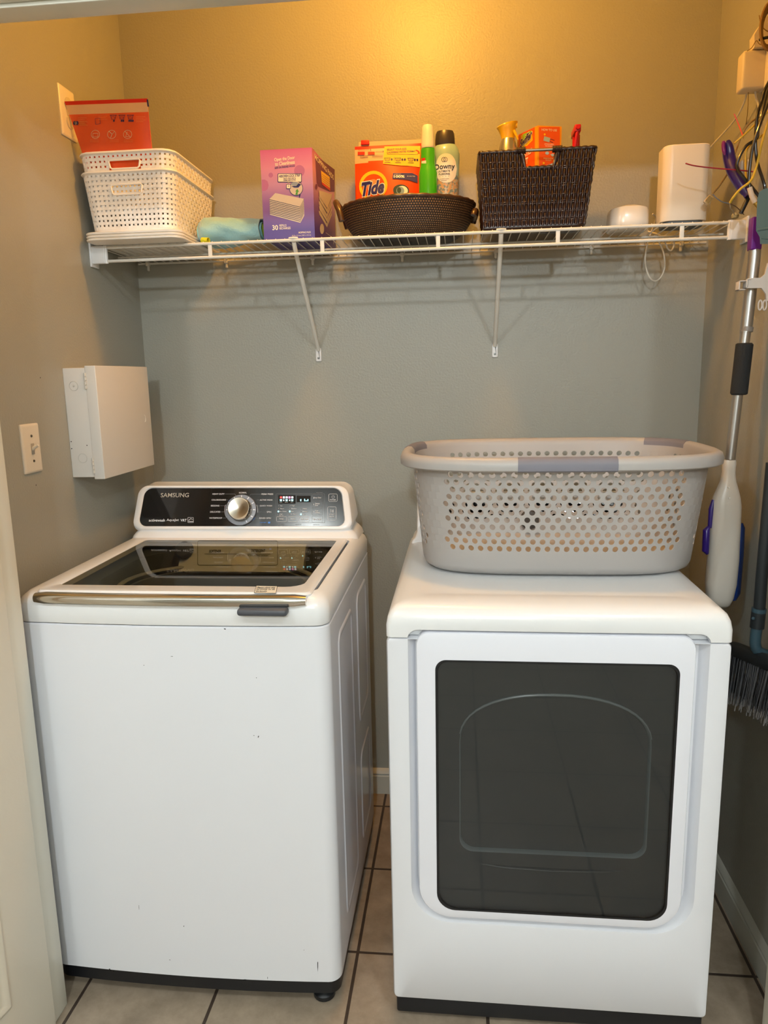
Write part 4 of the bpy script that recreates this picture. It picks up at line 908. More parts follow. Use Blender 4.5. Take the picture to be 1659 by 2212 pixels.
# curved oval label as vertical strips
vs = []; fs = []; nS = 18
for i in range(nS+1):
    t = -1+2*i/nS; x = 964+23*t; hh = 31*math.sqrt(max(0, 1-abs(t)**2.4)); 
    for k_ in range(7): vs.append(Sd.put(Sd.at(x, 368-hh+2*hh*k_/6), 1))
for i in range(nS):
    for k_ in range(6): a = i*7+k_; fs.append([a, a+1, a+8, a+7])
m1.add(vs, fs, 1)
Sd.text(m1, 'Downy', 961, 366, 43, 15, 2, bold=.015, k=2.5); Sd.text(m1, 'ULTIMATE', 960, 373.5+0, 26, 4, 2, bold=.02, k=2.5) if False else None
Sd.text(m1, 'ULTIMATE', 959.5, 374.6, 26, 3.8, 2, bold=.02, k=2.5); Sd.text(m1, 'FUSIONS', 960, 380.5, 24, 3.8, 2, bold=.02, k=2.5); Sd.text(m1, '. . . .', 960, 386, 20, 1, 2, k=2.5); Sd.text(m1, 'in-wash scent', 960, 390.5, 20, 2.4, 2, k=2.5); Sd.text(m1, 'booster', 960, 394, 12, 2.4, 2, k=2.5)
Sd.ring(m1, 958.5, 350, 4, 4.6, .8, 2, 2.5, n=14); Sd.ring(m1, 962.5, 350, 4, 4.6, .8, 2, 2.5, n=14)
def bead_mat():
    m = bpy.data.materials.new('scent_beads'); m.use_nodes = True; nt = m.node_tree; N = nt.nodes; L = nt.links; b_ = N['Principled BSDF']
    tc = N.new('ShaderNodeTexCoord'); vo = N.new('ShaderNodeTexVoronoi'); vo.inputs['Scale'].default_value = 190; L.new(tc.outputs['Object'], vo.inputs['Vector'])
    cr = N.new('ShaderNodeValToRGB'); cr.color_ramp.interpolation = 'CONSTANT'; cr.color_ramp.elements[0].color = lin('c8a078'); cr.color_ramp.elements[1].color = lin('7f8f92'); cr.color_ramp.elements[1].position = .45
    q = cr.color_ramp.elements.new(.75); q.color = lin('b9b0a0'); sp = N.new('ShaderNodeSeparateColor'); L.new(vo.outputs['Color'], sp.inputs[0]); L.new(sp.outputs[0], cr.inputs[0])
    sx = N.new('ShaderNodeSeparateXYZ'); L.new(tc.outputs['Object'], sx.inputs[0]); n = N.new('ShaderNodeTexNoise'); n.inputs['Scale'].default_value = 30; L.new(tc.outputs['Object'], n.inputs['Vector'])
    ad = N.new('ShaderNodeMath'); ad.operation = 'MULTIPLY_ADD'; ad.inputs[1].default_value = .06; L.new(n.outputs['Fac'], ad.inputs[0]); L.new(sx.outputs['Z'], ad.inputs[2])
    gt_ = N.new('ShaderNodeMath'); gt_.operation = 'GREATER_THAN'; gt_.inputs[1].default_value = .205; L.new(ad.outputs[0], gt_.inputs[0])
    mx = N.new('ShaderNodeMix'); mx.data_type = 'RGBA'; L.new(gt_.outputs[0], mx.inputs['Factor']); L.new(cr.outputs[0], mx.inputs['A']); mx.inputs['B'].default_value = lin('9dbcb4')
    L.new(mx.outputs['Result'], b_.inputs['Base Color']); b_.inputs['Roughness'].default_value = .12; b_.inputs['Coat Weight'].default_value = .6; return m
m1.build('bottle_body', [bead_mat(), mat('label_white', 'e8e4da', .4), ink], db)
m1 = MB(); m1.lathe([(s2(40), zd(315)), (s2(43), zd(312)), (s2(42), zd(300)), (s2(40), zd(290)), (s2(35), zd(284)), (s2(20), zd(282)), (.0003, zd(283))], (dxc-.002, Y_, 0), 32, sy=.66)
m1.build('cap', mat('cap_charcoal', '3a3436', .3), db)
# green and yellow carton lying in the tray
gc = MB(); g0 = hit(748, 445, 1, -.215)
P_ = [hit(748, 440, 1, -.20), hit(882, 425, 1, -.17), hit(872, 470, 1, -.17), hit(776, 474, 1, -.20)]
bk_ = [p+V((0.012, .05, .0)) for p in P_]
gc.add(P_+bk_, [[0, 1, 2, 3], [7, 6, 5, 4], [0, 4, 5, 1], [1, 5, 6, 2], [2, 6, 7, 3], [3, 7, 4, 0]])
_n = (P_[1]-P_[0]).cross(P_[3]-P_[0]).normalized(); Sq = Surf(P_[0], (P_[1]-P_[0]), (P_[0]-P_[3]), lift=.0006)
Sq.poly(gc, [(769, 440), (845, 427), (851, 433), (853, 468), (781, 472)], 1, 1); Sq.poly(gc, [(768, 437), (782, 472), (779, 472), (765, 440)], 2, 2); Sq.poly(gc, [(846, 431), (864, 424), (858, 436), (850, 440)], 2, 2)
Sq.text(gc, '40 SHEETS', 808, 434.5, 20, 2, 0, k=2); Sq.text(gc, 'DRYER SHEETS', 806, 439.5, 26, 2, 0, k=2)
o = gc.build('dryer_sheet_box', [mat('carton_green', '1f8a2c', .35), mat('carton_yellow', 'd8d820', .35), ink], angle=20); tag(o, 'green and yellow carton lying in the wicker tray in front of the orange pouch', 'box')

# ---------------------------------------------------------------- dark wicker basket
dwm = mat('dark_wicker', '2c1814', .32, coat=.35, var=.35, vscale=120)
dwt = thing('storage_basket', 'tall dark brown wicker storage basket with metal rod handle', 'basket', (1.225, -.19, TOP))
Y0, Y1 = -.292, -.105; ztop = 2.017
def dwp(u, v):
    """u along perimeter 0..1 starting front-left, v height"""
    xl = 1.094-.014*v; xr = 1.352+.024*v; yf = Y0-.0*v; yb_ = Y1+.010*v; zt_ = ztop+.004*0
    per_ = [(xl, yf), (xr, yf), (xr, yb_), (xl, yb_)]
    LL = [xr-xl, yb_-yf, xr-xl, yb_-yf]; tot = sum(LL); s_ = u*tot
    for i in range(4):
        if s_ <= LL[i] or i == 3:
            a, b_ = per_[i], per_[(i+1) % 4]; k_ = s_/LL[i]; nn = ((0, -1), (1, 0), (0, 1), (-1, 0))[i]
            return V((a[0]+(b_[0]-a[0])*k_, a[1]+(b_[1]-a[1])*k_, TOP+.002+(zt_-TOP-.002)*v)), V((*nn, 0)), i
        s_ -= LL[i]
ns = 168; st_ = MB()
notch = (hit(1128, 340, 1, Y0).x, hit(1203, 340, 1, Y0).x); nz_ = hit(1165, 362, 1, Y0).z
for i in range(ns):
    u = (i+.5)/ns; pts = []; vmax = 1.0
    pm, nn, sd = dwp(u, .9)
    if sd in (0, 2) and notch[0] < pm.x < notch[1]: vmax = (nz_-TOP)/(ztop-TOP)
    K = 26
    for j_ in range(K+1):
        v = .03+(vmax-.03)*j_/K; p, n, _ = dwp(u, v)
        w_ = math.sin(PI*(v*11)+PI*(i % 2)); pts.append(p+n*(.0022*w_)+V((0, 0, 0)))
    st_.tube(pts, .0031, 5, caps=True)
st_.build('woven_wall', dwm, dwt, angle=80)
rbm = MB()
for q in range(9):
    v = .10+q*.11
    if v > .96: continue
    pts = []
    for i in range(120):
        p, n, sd = dwp(i/120, v)
        if v > .80 and sd in (0, 2) and notch[0]-.004 < p.x < notch[1]+.004: p = V((p.x, p.y, min(p.z, nz_)))
        pts.append(p+n*(.0016*math.sin(i*1.9)))
    rbm.tube(pts, .0022, 5, closed=True)
    rbm.tube([p+V((0, 0, .005)) for p in pts], .0022, 5, closed=True) if q % 2 == 0 else None
base = [[dwp(i/60, v)[0]+dwp(i/60, v)[1]*o_ for i in range(60)] for v, o_ in ((.0, 0), (.02, .001), (.04, .001))]
rbm.loft(base, 0, True, False)
rbm.build('weaver_rows', dwm, dwt, angle=80)
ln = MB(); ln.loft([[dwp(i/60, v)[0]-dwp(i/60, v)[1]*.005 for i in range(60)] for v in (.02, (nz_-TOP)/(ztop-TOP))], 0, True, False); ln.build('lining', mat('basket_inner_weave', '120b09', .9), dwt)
rim_ = MB(); pts = []
for i in range(160):
    p, n, sd = dwp(i/160, 1)
    if sd in (0, 2) and notch[0] < p.x < notch[1]:
        e = min(p.x-notch[0], notch[1]-p.x); p = V((p.x, p.y, nz_ if e > .004 else nz_+(ztop-nz_)*(1-e/.004)))
    pts.append(p)
rim_.tube(pts, [.0052+.0012*math.sin(i*2.2) for i in range(160)], 7, closed=True); rim_.build('rim', dwm, dwt, angle=80)
rod = MB(); ya = Y0-.002; ra = hit(1125, 325.5, 1, ya); rb_ = hit(1204, 322, 1, ya); rod.tube([ra, rb_], .0042, 12); rod.build('rod_handle', mat('brushed_steel', 'a09a90', .35, metal=1), dwt)
for c in (ra, rb_):
    wr = MB(); 
    for q in range(7): wr.tube([c+V(((q-3)*.0036, .007*math.cos(a), .007*math.sin(a))) for a in [2*PI*z/12 for z in range(12)]], .002, 5, closed=True)
    wr.build('handle_wrap', dwm, dwt, angle=80)

# contents
YA = -.20
# yellow topped air freshener
ax_ = hit(1097, 320, 1, YA).x; az = lambda y: hit(1097, y, 1, YA).z; aw = lambda w_: (hit(1097+w_/2, 300, 1, YA).x-hit(1097-w_/2, 300, 1, YA).x)/2
af = thing('spray_can', 'silver spray can with flared yellow nozzle cap in the dark basket', 'spray can', (ax_, YA, TOP+.01))
MB().lathe([(aw(44), TOP+.012), (aw(46), TOP+.016), (aw(46), az(345)), (aw(41), az(325)), (aw(34), az(310)), (aw(28), az(301))], (ax_, YA, 0), 32).build('can_body', mat('can_silver', 'b0ada2', .25, metal=.8), af)
c = MB(); rings = []
for (w_, y, dx, lean) in ((28, 303, 0, 0), (29, 298, 0, 0), (32, 290, -1, 0), (38, 280, -2, .1), (45, 272, -2, .25), (44, 269, -1, .3), (18, 269, 0, .3)):
    r_ = aw(w_); rings.append([V((ax_+aw(2*dx)+r_*math.cos(2*PI*i/28), YA+r_*.8*math.sin(2*PI*i/28), az(y)+lean*r_*math.cos(2*PI*i/28)*.7)) for i in range(28)])
c.loft(rings)
c.build('nozzle_cap', mat('cap_yellow', 'f2bd10', .3, coat=.3), af)
tr = MB(); tr.tube([hit(1110, 282, 1, YA-.01), hit(1114, 290, 1, YA-.012), hit(1119, 302, 1, YA-.012)], [.004, .0035, .002], 8); tr.tube([hit(1106, 272, 1, YA-.005), hit(1117, 271, 1, YA-.005)], [.007, .006], 10); tr.build('trigger', MATS['cap_yellow'], af)
# duster kit carton
E0 = hit(1161, 330, 1, -.235); EL = hit(1117, 335, 1, -.16); ER = hit(1212, 330, 1, -.215)
lo = TOP+.012
def vz(p, z): return V((p.x, p.y, z))
ztp = hit(1161, 271, 1, -.235).z
bk2 = vz(EL+ER-E0, 0)
dk_ = MB(); pl = [vz(E0, lo), vz(ER, lo), vz(bk2, lo), vz(EL, lo)]; pt_ = [vz(p, ztp) for p in pl]
dk_.loft([pl, pt_])
SF = Surf(vz(E0, 2), ER-E0, (0, 0, 1), lift=.0004); SL = Surf(vz(E0, 2), E0-EL, (0, 0, 1), lift=.0004)
SF.u = (vz(ER, 0)-vz(E0, 0)).normalized(); SL.u = (vz(E0, 0)-vz(EL, 0)).normalized()
for s_ in (SF, SL):
    s_.n = s_.u.cross(V((0, 0, 1))).normalized(); s_.n = s_.n if s_.n.dot(CAM-s_.p0) > 0 else -s_.n
c3 = lambda x, y: (1000+x/3.606, 220+y/3.606)
SF.rect(dk_, *c3(592, 196), *c3(754, 520), 1, 1)
SF.text(dk_, 'HOW TO USE', *c3(672, 220), 33, 5, 2, bold=.02)
for s, X, Y, w_ in (('ATTACH REFILL', 672, 331, 21), ('TO HANDLE', 668, 345, 16), ('SHAKE DUSTER', 665, 441, 21), ('TO FLUFF', 665, 455, 13)): SF.text(dk_, s, *c3(X, Y), w_, 2.6, 2, bold=.02)
for X, Y in ((636, 254), (628, 478)): SF.ell(dk_, *c3(X, Y), 2.2, 2.4, 3, 2, n=12)
SF.poly(dk_, [c3(632, 268), c3(680, 282), c3(672, 316), c3(626, 302)], 4, 2); SF.line(dk_, [c3(680, 290), c3(712, 300)], .8, 5, 2); SF.line(dk_, [c3(678, 308), c3(700, 318)], .8, 5, 2)
SF.ell(dk_, *c3(655, 400), 4, 3.5, 4, 2); SF.poly(dk_, [c3(680, 410), c3(700, 402), c3(712, 415), c3(696, 430)], 4, 2); SF.poly(dk_, [c3(645, 498), c3(700, 478), c3(690, 505), c3(650, 512)], 4, 2)
SL.poly(dk_, [c3(436, 255), c3(560, 196), c3(560, 520), c3(440, 520)], 1, 1)
SL.poly(dk_, [c3(452, 262), c3(540, 222), c3(545, 300), c3(500, 345), c3(455, 345)], 3, 2); SL.poly(dk_, [c3(470, 252), c3(530, 226), c3(542, 232), c3(500, 262), c3(480, 350), c3(465, 355)], 6, 3)
SL.text(dk_, 'Swiffer', *c3(496, 290), 27, 21, 2, bold=.06, shear=.25, k=5, slope=.28); SL.text(dk_, 'Swiffer', *c3(496, 290), 25, 18, 5, bold=.03, shear=.25, k=6, slope=.28)
SL.text(dk_, 'DUSTER', *c3(492, 410), 29, 11, 2, bold=.03, k=4, slope=.15); SL.text(dk_, 'KIT', *c3(490, 465), 11, 14, 2, bold=.03, k=4)
o = dk_.build('duster_kit_box', [mat('carton_amber', 'f0a020', .35), mat('carton_orange', 'e85a1c', .35), cream, yel, mat('print_pale_blue', 'a9c3d2', .5), nav, mat('print_lime', '8dbb3a', .5)], angle=20)
tag(o, 'orange and yellow duster kit carton sticking out of the dark wicker basket', 'box')
# red trigger sprayer
rp = hit(1246, 290, 1, -.20); ts = thing('trigger_sprayer', 'clear bottle with red trigger sprayer at the right in the dark basket', 'spray bottle', (rp.x, rp.y, TOP+.01))
redm = mat('sprayer_red', 'c8142a', .35)
h = MB(); h.box(rp.x-.011, rp.x+.006, rp.y-.035, rp.y+.03, rp.z-.004, rp.z+.015, bev=.003); h.tube([(rp.x-.003, rp.y-.03, rp.z-.002), (rp.x-.005, rp.y-.028, rp.z-.022), (rp.x-.008, rp.y-.02, rp.z-.055)], [.005, .005, .004], 8)
h.tube([(rp.x, rp.y+.01, rp.z), (rp.x, rp.y+.01, rp.z-.06)], .010, 12); h.tube([(rp.x-.003, rp.y-.035, rp.z+.006), (rp.x-.003, rp.y-.042, rp.z+.006)], .0055, 12)
h.build('trigger_head', redm, ts)
MB().lathe([(.028, TOP+.012), (.030, TOP+.02), (.030, rp.z-.12), (.02, rp.z-.08), (.012, rp.z-.06)], (rp.x, rp.y+.01, 0), 24).build('bottle_body', mat('bottle_clear', 'c0b8a8', .15, coat=.4), ts)

# ---------------------------------------------------------------- router puck and white extender
rx0, rx1 = hit(1319, 470, 1, -.23).x, hit(1405, 468, 1, -.23).x; rzt = hit(1360, 449, 1, -.20).z
rt = MB(); rings = []
cx_, hw_ = (rx0+rx1)/2, (rx1-rx0)/2
for z, i_ in ((TOP, .004), (TOP+.003, .001), (TOP+.02, 0), (rzt-.012, .001)): rings.append([V((p[0], p[1], z)) for p in rr2(rx0+i_, rx1-i_, -.245+i_, -.14-i_, .035, 7)])
def wob(p): return V((p.x, p.y, p.z+.0015*math.cos((p.x-cx_)/hw_*PI)))
for z, i_ in ((rzt-.004, .003), (rzt, .012), (rzt+.001, .03)): rings.append([wob(V((p[0], p[1], z))) for p in rr2(rx0+i_, rx1-i_, -.245+i_, -.14-i_, .033, 7)])
rt.loft(rings)
rtm = mat('router_white', 'e8e2d8', .25, coat=.3)
rt = rt.build('router', rtm, angle=50); tag(rt, 'small white puck-shaped router sitting on the shelf', 'router')
MB_ = MB(); pp = hit(1372, 453, 1, -.2); MB_.lathe([(.0022, 0), (.0018, .0012), (.0002, .0015)], (pp.x, -.2285, rzt-.001), 12); q_ = MB_.build('status_light', mat('indicator_white', 'fff4dc', .3)); q_.parent = rt
ex0, ex1 = hit(1433, 400, 1, -.262).x, hit(1535, 400, 1, -.262).x; ezt = hit(1480, 313, 1, -.25).z
ap = thing('network_extender', 'tall white rounded network extender standing at the right end of the shelf', 'network device', ((ex0+ex1)/2, -.20, TOP))
MB().rbox(ex0, ex1, -.262, -.180, [(TOP+.012, .001), (TOP+.014, 0), (ezt-.003, 0), (ezt-.0005, .002), (ezt, .006)], .024, n=8).build('housing', mat('extender_white', 'e9dfcf', .35), ap)
MB().rbox(ex0+.008, ex1-.008, -.256, -.186, [(TOP, 0), (TOP+.0125, 0)], .02).build('base', mat('extender_base', '5c6266', .5), ap)
cablew = mat('cable_white', 'd8d2c4', .45)
lp = MB(); lp.tube(pxp([(1410, 462, -.13), (1417, 470, -.12), (1413, 485, -.11), (1402, 515, -.10), (1395, 545, -.09), (1394, 570, -.09), (1402, 597, -.09), (1415, 607, -.09), (1428, 598, -.09), (1436, 575, -.09), (1433, 545, -.09), (1423, 522, -.10), (1412, 505, -.10), (1417, 480, -.11), (1425, 470, -.13)], 8), .0022, 8)
o = lp.build('router_cable', cablew); tag(o, 'white cable looping down below the shelf between router and extender', 'cable')
lp = MB(); lp.tube(pxp([(1400, 500, -.10), (1425, 508, -.12), (1436, 522, -.10), (1442, 536, -.09), (1450, 541, -.09), (1456, 530, -.09), (1458, 515, -.11), (1480, 500, -.13)], 8), .0022, 8)
o = lp.build('router_cable', cablew); tag(o, 'short white cable loop hanging under the extender', 'cable')

# ---------------------------------------------------------------- left wall fittings
pbm = mat('panel_enamel', 'dcd8d2', .38)
pb = thing('panel_box', 'white metal service panel box mounted on the left wall above the washer', 'panel box', (0, -.36, 1.20))
PX, PY0, PY1, PZ0, PZ1 = .091, -.516, -.200, 1.199, 1.489
e = MB(); e.box(0, .064, PY0+.002, PY1, PZ0+.002, PZ1-.002, bev=.0015)
e.build('housing', pbm, pb)
e = MB(); e.box(.062, PX, PY0-.001, PY1+.004, PZ0-.003, PZ1+.003, bev=.0015); pd = e.build('door', pbm, pb)
Sp = Surf((PX, 0, 0), (0, 1, 0), (0, 0, 1)); lk = Sp.at(314, 904)
e = MB(); e.tube([V((PX+.0004, lk.y-.006+.008*math.cos(a), lk.z+.010*math.sin(a))) for a in [-PI/2+PI*i/10 for i in range(11)]], .0007, 6); e.build('latch_slot', mat('panel_edge', 'f2efe8', .3), pd)
for z in (1.453, 1.232):
    e = MB()
    for q in range(4): e.tube([(.062, PY0-.002, z-.020+q*.0105), (.062, PY0-.002, z-.011+q*.0105)], .0032, 8)
    e.build('hinge', mat('hinge_white', 'cfccc4', .3), pb)
for x, z, r_ in ((.027, 1.441, .012), (.033, 1.252, .012)):
    e = MB(); e.tube([(x+r_*math.cos(a), PY0+.0012, z+r_*math.sin(a)) for a in [2*PI*i/24 for i in range(24)]], .0007, 5, closed=True)
    if z > 1.4: e.lathe([(.003, 0), (.002, .0015), (.0002, .002)], (x, PY0+.002, z), 10, axis='y')
    e.build('knockout', mat('panel_emboss', 'c9c6c0', .35), pb)
for px, py in ((154, 954), (188, 962), (155, 969)):
    e = MB(); p = hit(px, py, 1, PY0+.0015); e.lathe([(.0014, 0), (.0014, .0006)], (p.x, p.y, p.z), 10, axis='y'); e.build('screw_hole', gap, pb)
platem = mat('switch_plate_plastic', 'e6ddcc', .3)
def plate(name, label, cat, yc, zc, x0=0, s_=1, w_=.070, h_=.114):
    T = thing(name, label, cat, (x0, yc, zc))
    e = MB(); e.loft([[V((x0+s_*dx, y, z)) for y, z in rr2(yc-w_/2+i_, yc+w_/2-i_, zc-h_/2+i_, zc+h_/2-i_, .003, 3)] for dx, i_ in ((.0002, 0), (.003, .0002), (.0052, .0025), (.006, .006))])
    e.build('wall_plate', platem, T); return T
T = plate('light_switch', 'white toggle light switch on the left wall beside the panel box', 'light switch', -.694, 1.296, w_=.074, h_=.118)
e = MB(); e.box(.006, .0075, -.700, -.688, 1.282, 1.308, bev=.0005); e.build('toggle_slot', mat('slot_shadow', 'a89f90', .5), T)
e = MB(); e.tube([(.005, -.694, 1.294), (.012, -.694, 1.299), (.021, -.694, 1.304)], [.005, .0045, .0035], 8); e.build('toggle', platem, T)
for z in (1.326, 1.266): MB().lathe([(.0032, .006), (.0028, .0078), (.0002, .008)], (0, -.694, z), 12, axis='x').build('screw', mat('screw_dark', '6a6254', .4, metal=.8), T)
T = plate('wall_outlet', 'white outlet plate on the left wall behind the red-orange pouch', 'outlet', -.367, 2.146, w_=.078, h_=.124)
for z in (2.168, 2.124): MB().lathe([(.017, .006), (.0165, .0085), (.0002, .009)], (0, -.367, z), 24, axis='x').build('socket_face', mat('socket_face', 'd8cdb8', .35), T)
e = MB()
for p in (hit(87, 816, 0, 0), hit(78, 1048, 0, 0)): e.lathe([(.0016, .0002), (.0002, .0008)], (0, p.y, p.z), 8, axis='x')
o = e.build('wall_pin_holes', gap); o['kind'] = 'structure'

# ---------------------------------------------------------------- spray mop hanging at the right wall
alu = mat('aluminium', 'b9b6b2', .35, metal=.9); YM = -.50
mp = thing('spray_mop', 'spray mop with silver pole, grey foam grip and white body right of the dryer', 'mop', (1.69, YM, .86))
H_ = lambda px, py, Y=YM: hit(px, py, 1, Y)
MB().tube([H_(1634, 500), H_(1629, 560), H_(1611, 718)], .0135, 20).build('upper_pole', alu, mp)
MB().tube([H_(1611, 716), H_(1605, 760), H_(1577, 992)], .0118, 20).build('lower_pole', alu, mp)
MB().tube([H_(1608.5, 741), H_(1608.3, 744), H_(1596, 850), H_(1595.8, 853)], [.016, .0195, .0195, .016], 24).build('foam_grip', mat('foam_charcoal', '25282b', .9, bump=.4, bscale=400), mp)
MB().tube([H_(1614, 706), H_(1612, 716)], .0145, 20).build('pole_collar', mat('collar_grey', '8a8580', .4), mp)
# body: flat bottle shape lofted down
bd = MB(); rings = []
for (y, xa, xb, th) in ((993, 1561, 1589, .013), (998, 1560, 1590, .014), (1020, 1560, 1588, .014), (1040, 1556, 1590, .016), (1058, 1548, 1595, .019), (1075, 1540, 1599, .022), (1095, 1536, 1601, .024), (1150, 1532, 1598, .026), (1210, 1528, 1595, .028), (1260, 1524, 1590, .028), (1290, 1526, 1583, .026), (1305, 1540, 1576, .018), (1311, 1552, 1570, .008)):
    a, b_ = H_(xa, y), H_(xb, y); c = (a+b_)/2; hw = (b_-a).length/2
    rings.append([V((c.x+hw*math.copysign(abs(math.cos(t))**.8, math.cos(t)), YM+th*math.copysign(abs(math.sin(t))**.8, math.sin(t)), c.z)) for t in [2*PI*i/28 for i in range(28)]])
bd.loft(rings); bd.build('mop_body', mat('mop_white', 'd6cfc4', .3, coat=.2), mp, angle=60)
pur = mat('purple_plastic', '2c1672', .3, coat=.2)
e = MB(); e.tube([H_(1541, 1080, YM-.004), H_(1536, 1100, YM-.008), H_(1533, 1140, YM-.008)], [.004, .006, .005], 10); e.tube([H_(1531, 1138, YM-.012), H_(1526, 1145, YM-.014), H_(1524, 1190, YM-.014), H_(1528, 1196, YM-.012)], [.004, .0085, .0085, .004], 12); e.build('spray_trigger', pur, mp)
bl = MB(); rings = []
for (y, xa, xb, th) in ((1130, 1592, 1602, .008), (1140, 1590, 1606, .014), (1200, 1586, 1603, .018), (1280, 1580, 1596, .018), (1296, 1574, 1588, .010)):
    a, b_ = H_(xa, y, YM+.028), H_(xb, y, YM+.028); c = (a+b_)/2; hw = (b_-a).length/2+.006
    rings.append([V((c.x-.002+hw*math.cos(t), YM+.030+th*math.sin(t), c.z)) for t in [2*PI*i/20 for i in range(20)]])
bl.loft(rings); bl.build('liquid_bottle', mat('bottle_blue', '1d3f8c', .2, coat=.4), mp, angle=60)
for y in (1050, 1072):
    e = MB(); p = H_(1568, y); e.lathe([(.0026, 0), (.0022, .0015)], (p.x, YM-.024 if y > 1060 else YM-.020, p.z), 10, axis='y'); e.build('body_screw', mat('rivet_pale', 'f4f0e8', .3), mp)
e = MB(); a, b_ = H_(1623, 505), H_(1634, 505); pz0, pz1 = H_(1630, 541).z, H_(1634, 440).z
e.box(H_(1622, 520).x-.004, H_(1642, 520).x, YM-.014, YM+.012, pz0, H_(1632, 470).z, bev=.003); e.build('purple_sleeve', mat('purple_sleeve', '6a1a8c', .35), mp)
# curved purple scrub brush
sb = thing('scrub_brush', 'curved purple scrub brush handle hooked up at the right wall above the shelf', 'brush', tuple(hit(1600, 380, 1, -.42)))
hb_ = MB(); path = pxp([(1567, 306, -.40), (1572, 320, -.40), (1575, 340, -.40), (1582, 365, -.41), (1592, 385, -.42), (1604, 405, -.43), (1616, 423, -.44)], 6)
n_p = len(path); hb_.tube(path, [.009+.006*math.sin(PI*min(1, i/n_p*1.1))**.5 for i in range(n_p)], 16, flat=.8); hb_.build('handle', mat('brush_purple', '2a1260', .3, coat=.3), sb)
e = MB(); e.tube(pxp([(1563, 305, -.412), (1563, 320, -.413), (1566, 335, -.413)], 4), [.003, .0045, .0045, .0045, .0045, .0045, .0045, .003, .002], 8); e.build('hanging_loop', mat('brush_magenta', '7a1f6a', .25, coat=.4), sb)
e = MB(); e.box(hit(1606, 380, 1, -.39).x-.010, hit(1606, 380, 1, -.39).x+.014, -.40, -.37, hit(1600, 395, 1, -.39).z, hit(1600, 345, 1, -.39).z, bev=.008); e.build('bristle_head', mat('bristle_white', 'd6d0c6', .8), sb)
e = MB(); e.tube([hit(1618, 424, 1, -.43), hit(1600, 461, 1, -.43)], .0050, 12, flat=1); o = e.build('black_rod', mat('rod_black', '0e0e10', .4)); tag(o, 'short black rod leaning on the right end of the shelf', 'rod')

# broom with angled bristle head
bh = thing('broom', 'angled broom with dark handle, teal elbow and grey bristles hanging right of the dryer', 'broom', tuple(hit(1640, 1400, 1, -.70)))
dkg = mat('broom_charcoal', '22282c', .5); tealp = mat('broom_teal', '39535f', .4)
B_ = lambda px, py, Y=-.70: hit(px, py, 1, Y)
MB().tube([B_(1668, 1000), B_(1645, 1250), B_(1640, 1318)], .0125, 16).build('handle', dkg, bh)
MB().tube([B_(1640, 1314), B_(1639, 1322)], .0155, 20).build('collar', tealp, bh)
MB().tube([B_(1639, 1320), B_(1635, 1356)], .0150, 16).build('socket', dkg, bh)
MB().tube(crv([B_(1636, 1350), B_(1632, 1375), B_(1632, 1395), B_(1640, 1408), B_(1662, 1416)], 6), [.012]*25, 14).build('elbow', tealp, bh)
p = B_(1627, 1336, -.715); MB().lathe([(.004, 0), (.003, .002), (.0002, .003)], (p.x, p.y, p.z), 12, axis='y').build('button', tealp, bh)
ha, hb2 = hit(1578, 1396, 1, -.56), hit(1672, 1428, 1, -.80)
ha = V((1.690, -.56, hit(1583, 1397, 1, -.56).z)); hb2 = V((1.722, -.86, hit(1659, 1425, 1, -.80).z-.01))
h_ = MB(); h_.tube([ha, ha.lerp(hb2, .1), ha.lerp(hb2, .9), hb2], [.014, .02, .02, .014], 12, flat=.9); h_.build('head', dkg, bh)
br = MB(); rnd = random.Random(4)
for i in range(420):
    t = rnd.random(); s_ = rnd.uniform(-.013, .013); a = ha.lerp(hb2, t)+V((s_, 0, -.010)); L_ = .118+rnd.uniform(-.01, .01)+.0*t
    b_ = a+V((s_*1.1+rnd.uniform(-.004, .004), (.5-t)*.05*0+rnd.uniform(-.006, .006)+.02*(.5-t)*-1, -L_))
    m__ = 0 if rnd.random() < .6 else 1
    br.tube([a, a.lerp(b_, .8), b_], [.0008, .0009, .0011], 3, m=m__, caps=False)
    br.tube([a.lerp(b_, .86), b_], [.0011, .0014], 3, m=2, caps=False)
o = br.build('bristles', [mat('bristle_grey', '7b7d80', .7), mat('bristle_dark', '3f4246', .7), mat('bristle_tip', '9a9896', .8)], bh, angle=80)

# clip rail holder on the right wall
hr_ = thing('broom_holder', 'white plastic wall clip holder with small hooks gripping the mop pole', 'tool holder', (W-.005, -.50, hit(1640, 620, 1, -.5).z))
hm = mat('holder_white', 'd5d2d0', .35); Sx = lambda px, py, Y=-.53: hit(px, py, 1, Y)
e = MB(); zc1, zc0 = Sx(1612, 601).z, Sx(1612, 623).z; xl = Sx(1616, 610).x; xw = W-.0
e.loft([[V((xl, y, zc1)), V((xl, y, zc0)), V((Sx(1645, 623).x, y, zc0)), V((Sx(1655, 632).x, y, Sx(1655, 635).z)), V((Sx(1656, 650).x, y, Sx(1656, 650).z)), V((W, y, Sx(1656, 652).z)), V((W, y, Sx(1658, 570).z)), V((Sx(1658, 575).x, y, Sx(1658, 568).z)), V((Sx(1653, 590).x, y, Sx(1653, 592).z)), V((Sx(1643, 601).x, y, zc1))] for y in (-.530, -.524)])
e.build('bracket_plate', hm, hr_)
e = MB(); 
for (xa, xb) in ((1596, 1611), (1612, 1622)):
    x0_, x1_ = Sx(xa, 605).x, Sx(xb, 605).x; z1_, z0_ = Sx(xa, 606 if xa < 1600 else 602).z, Sx(xa, 627 if xa < 1600 else 623).z
    for (za, zb_) in ((z1_-.0025, z1_), (z0_, z0_+.0025)): e.box(x0_, x1_, -.533, -.510, za, zb_, bev=.0008)
    e.box(x0_, x0_+.003, -.533, -.510, z0_, z1_, bev=.0008)
e.build('jaw', hm, hr_)
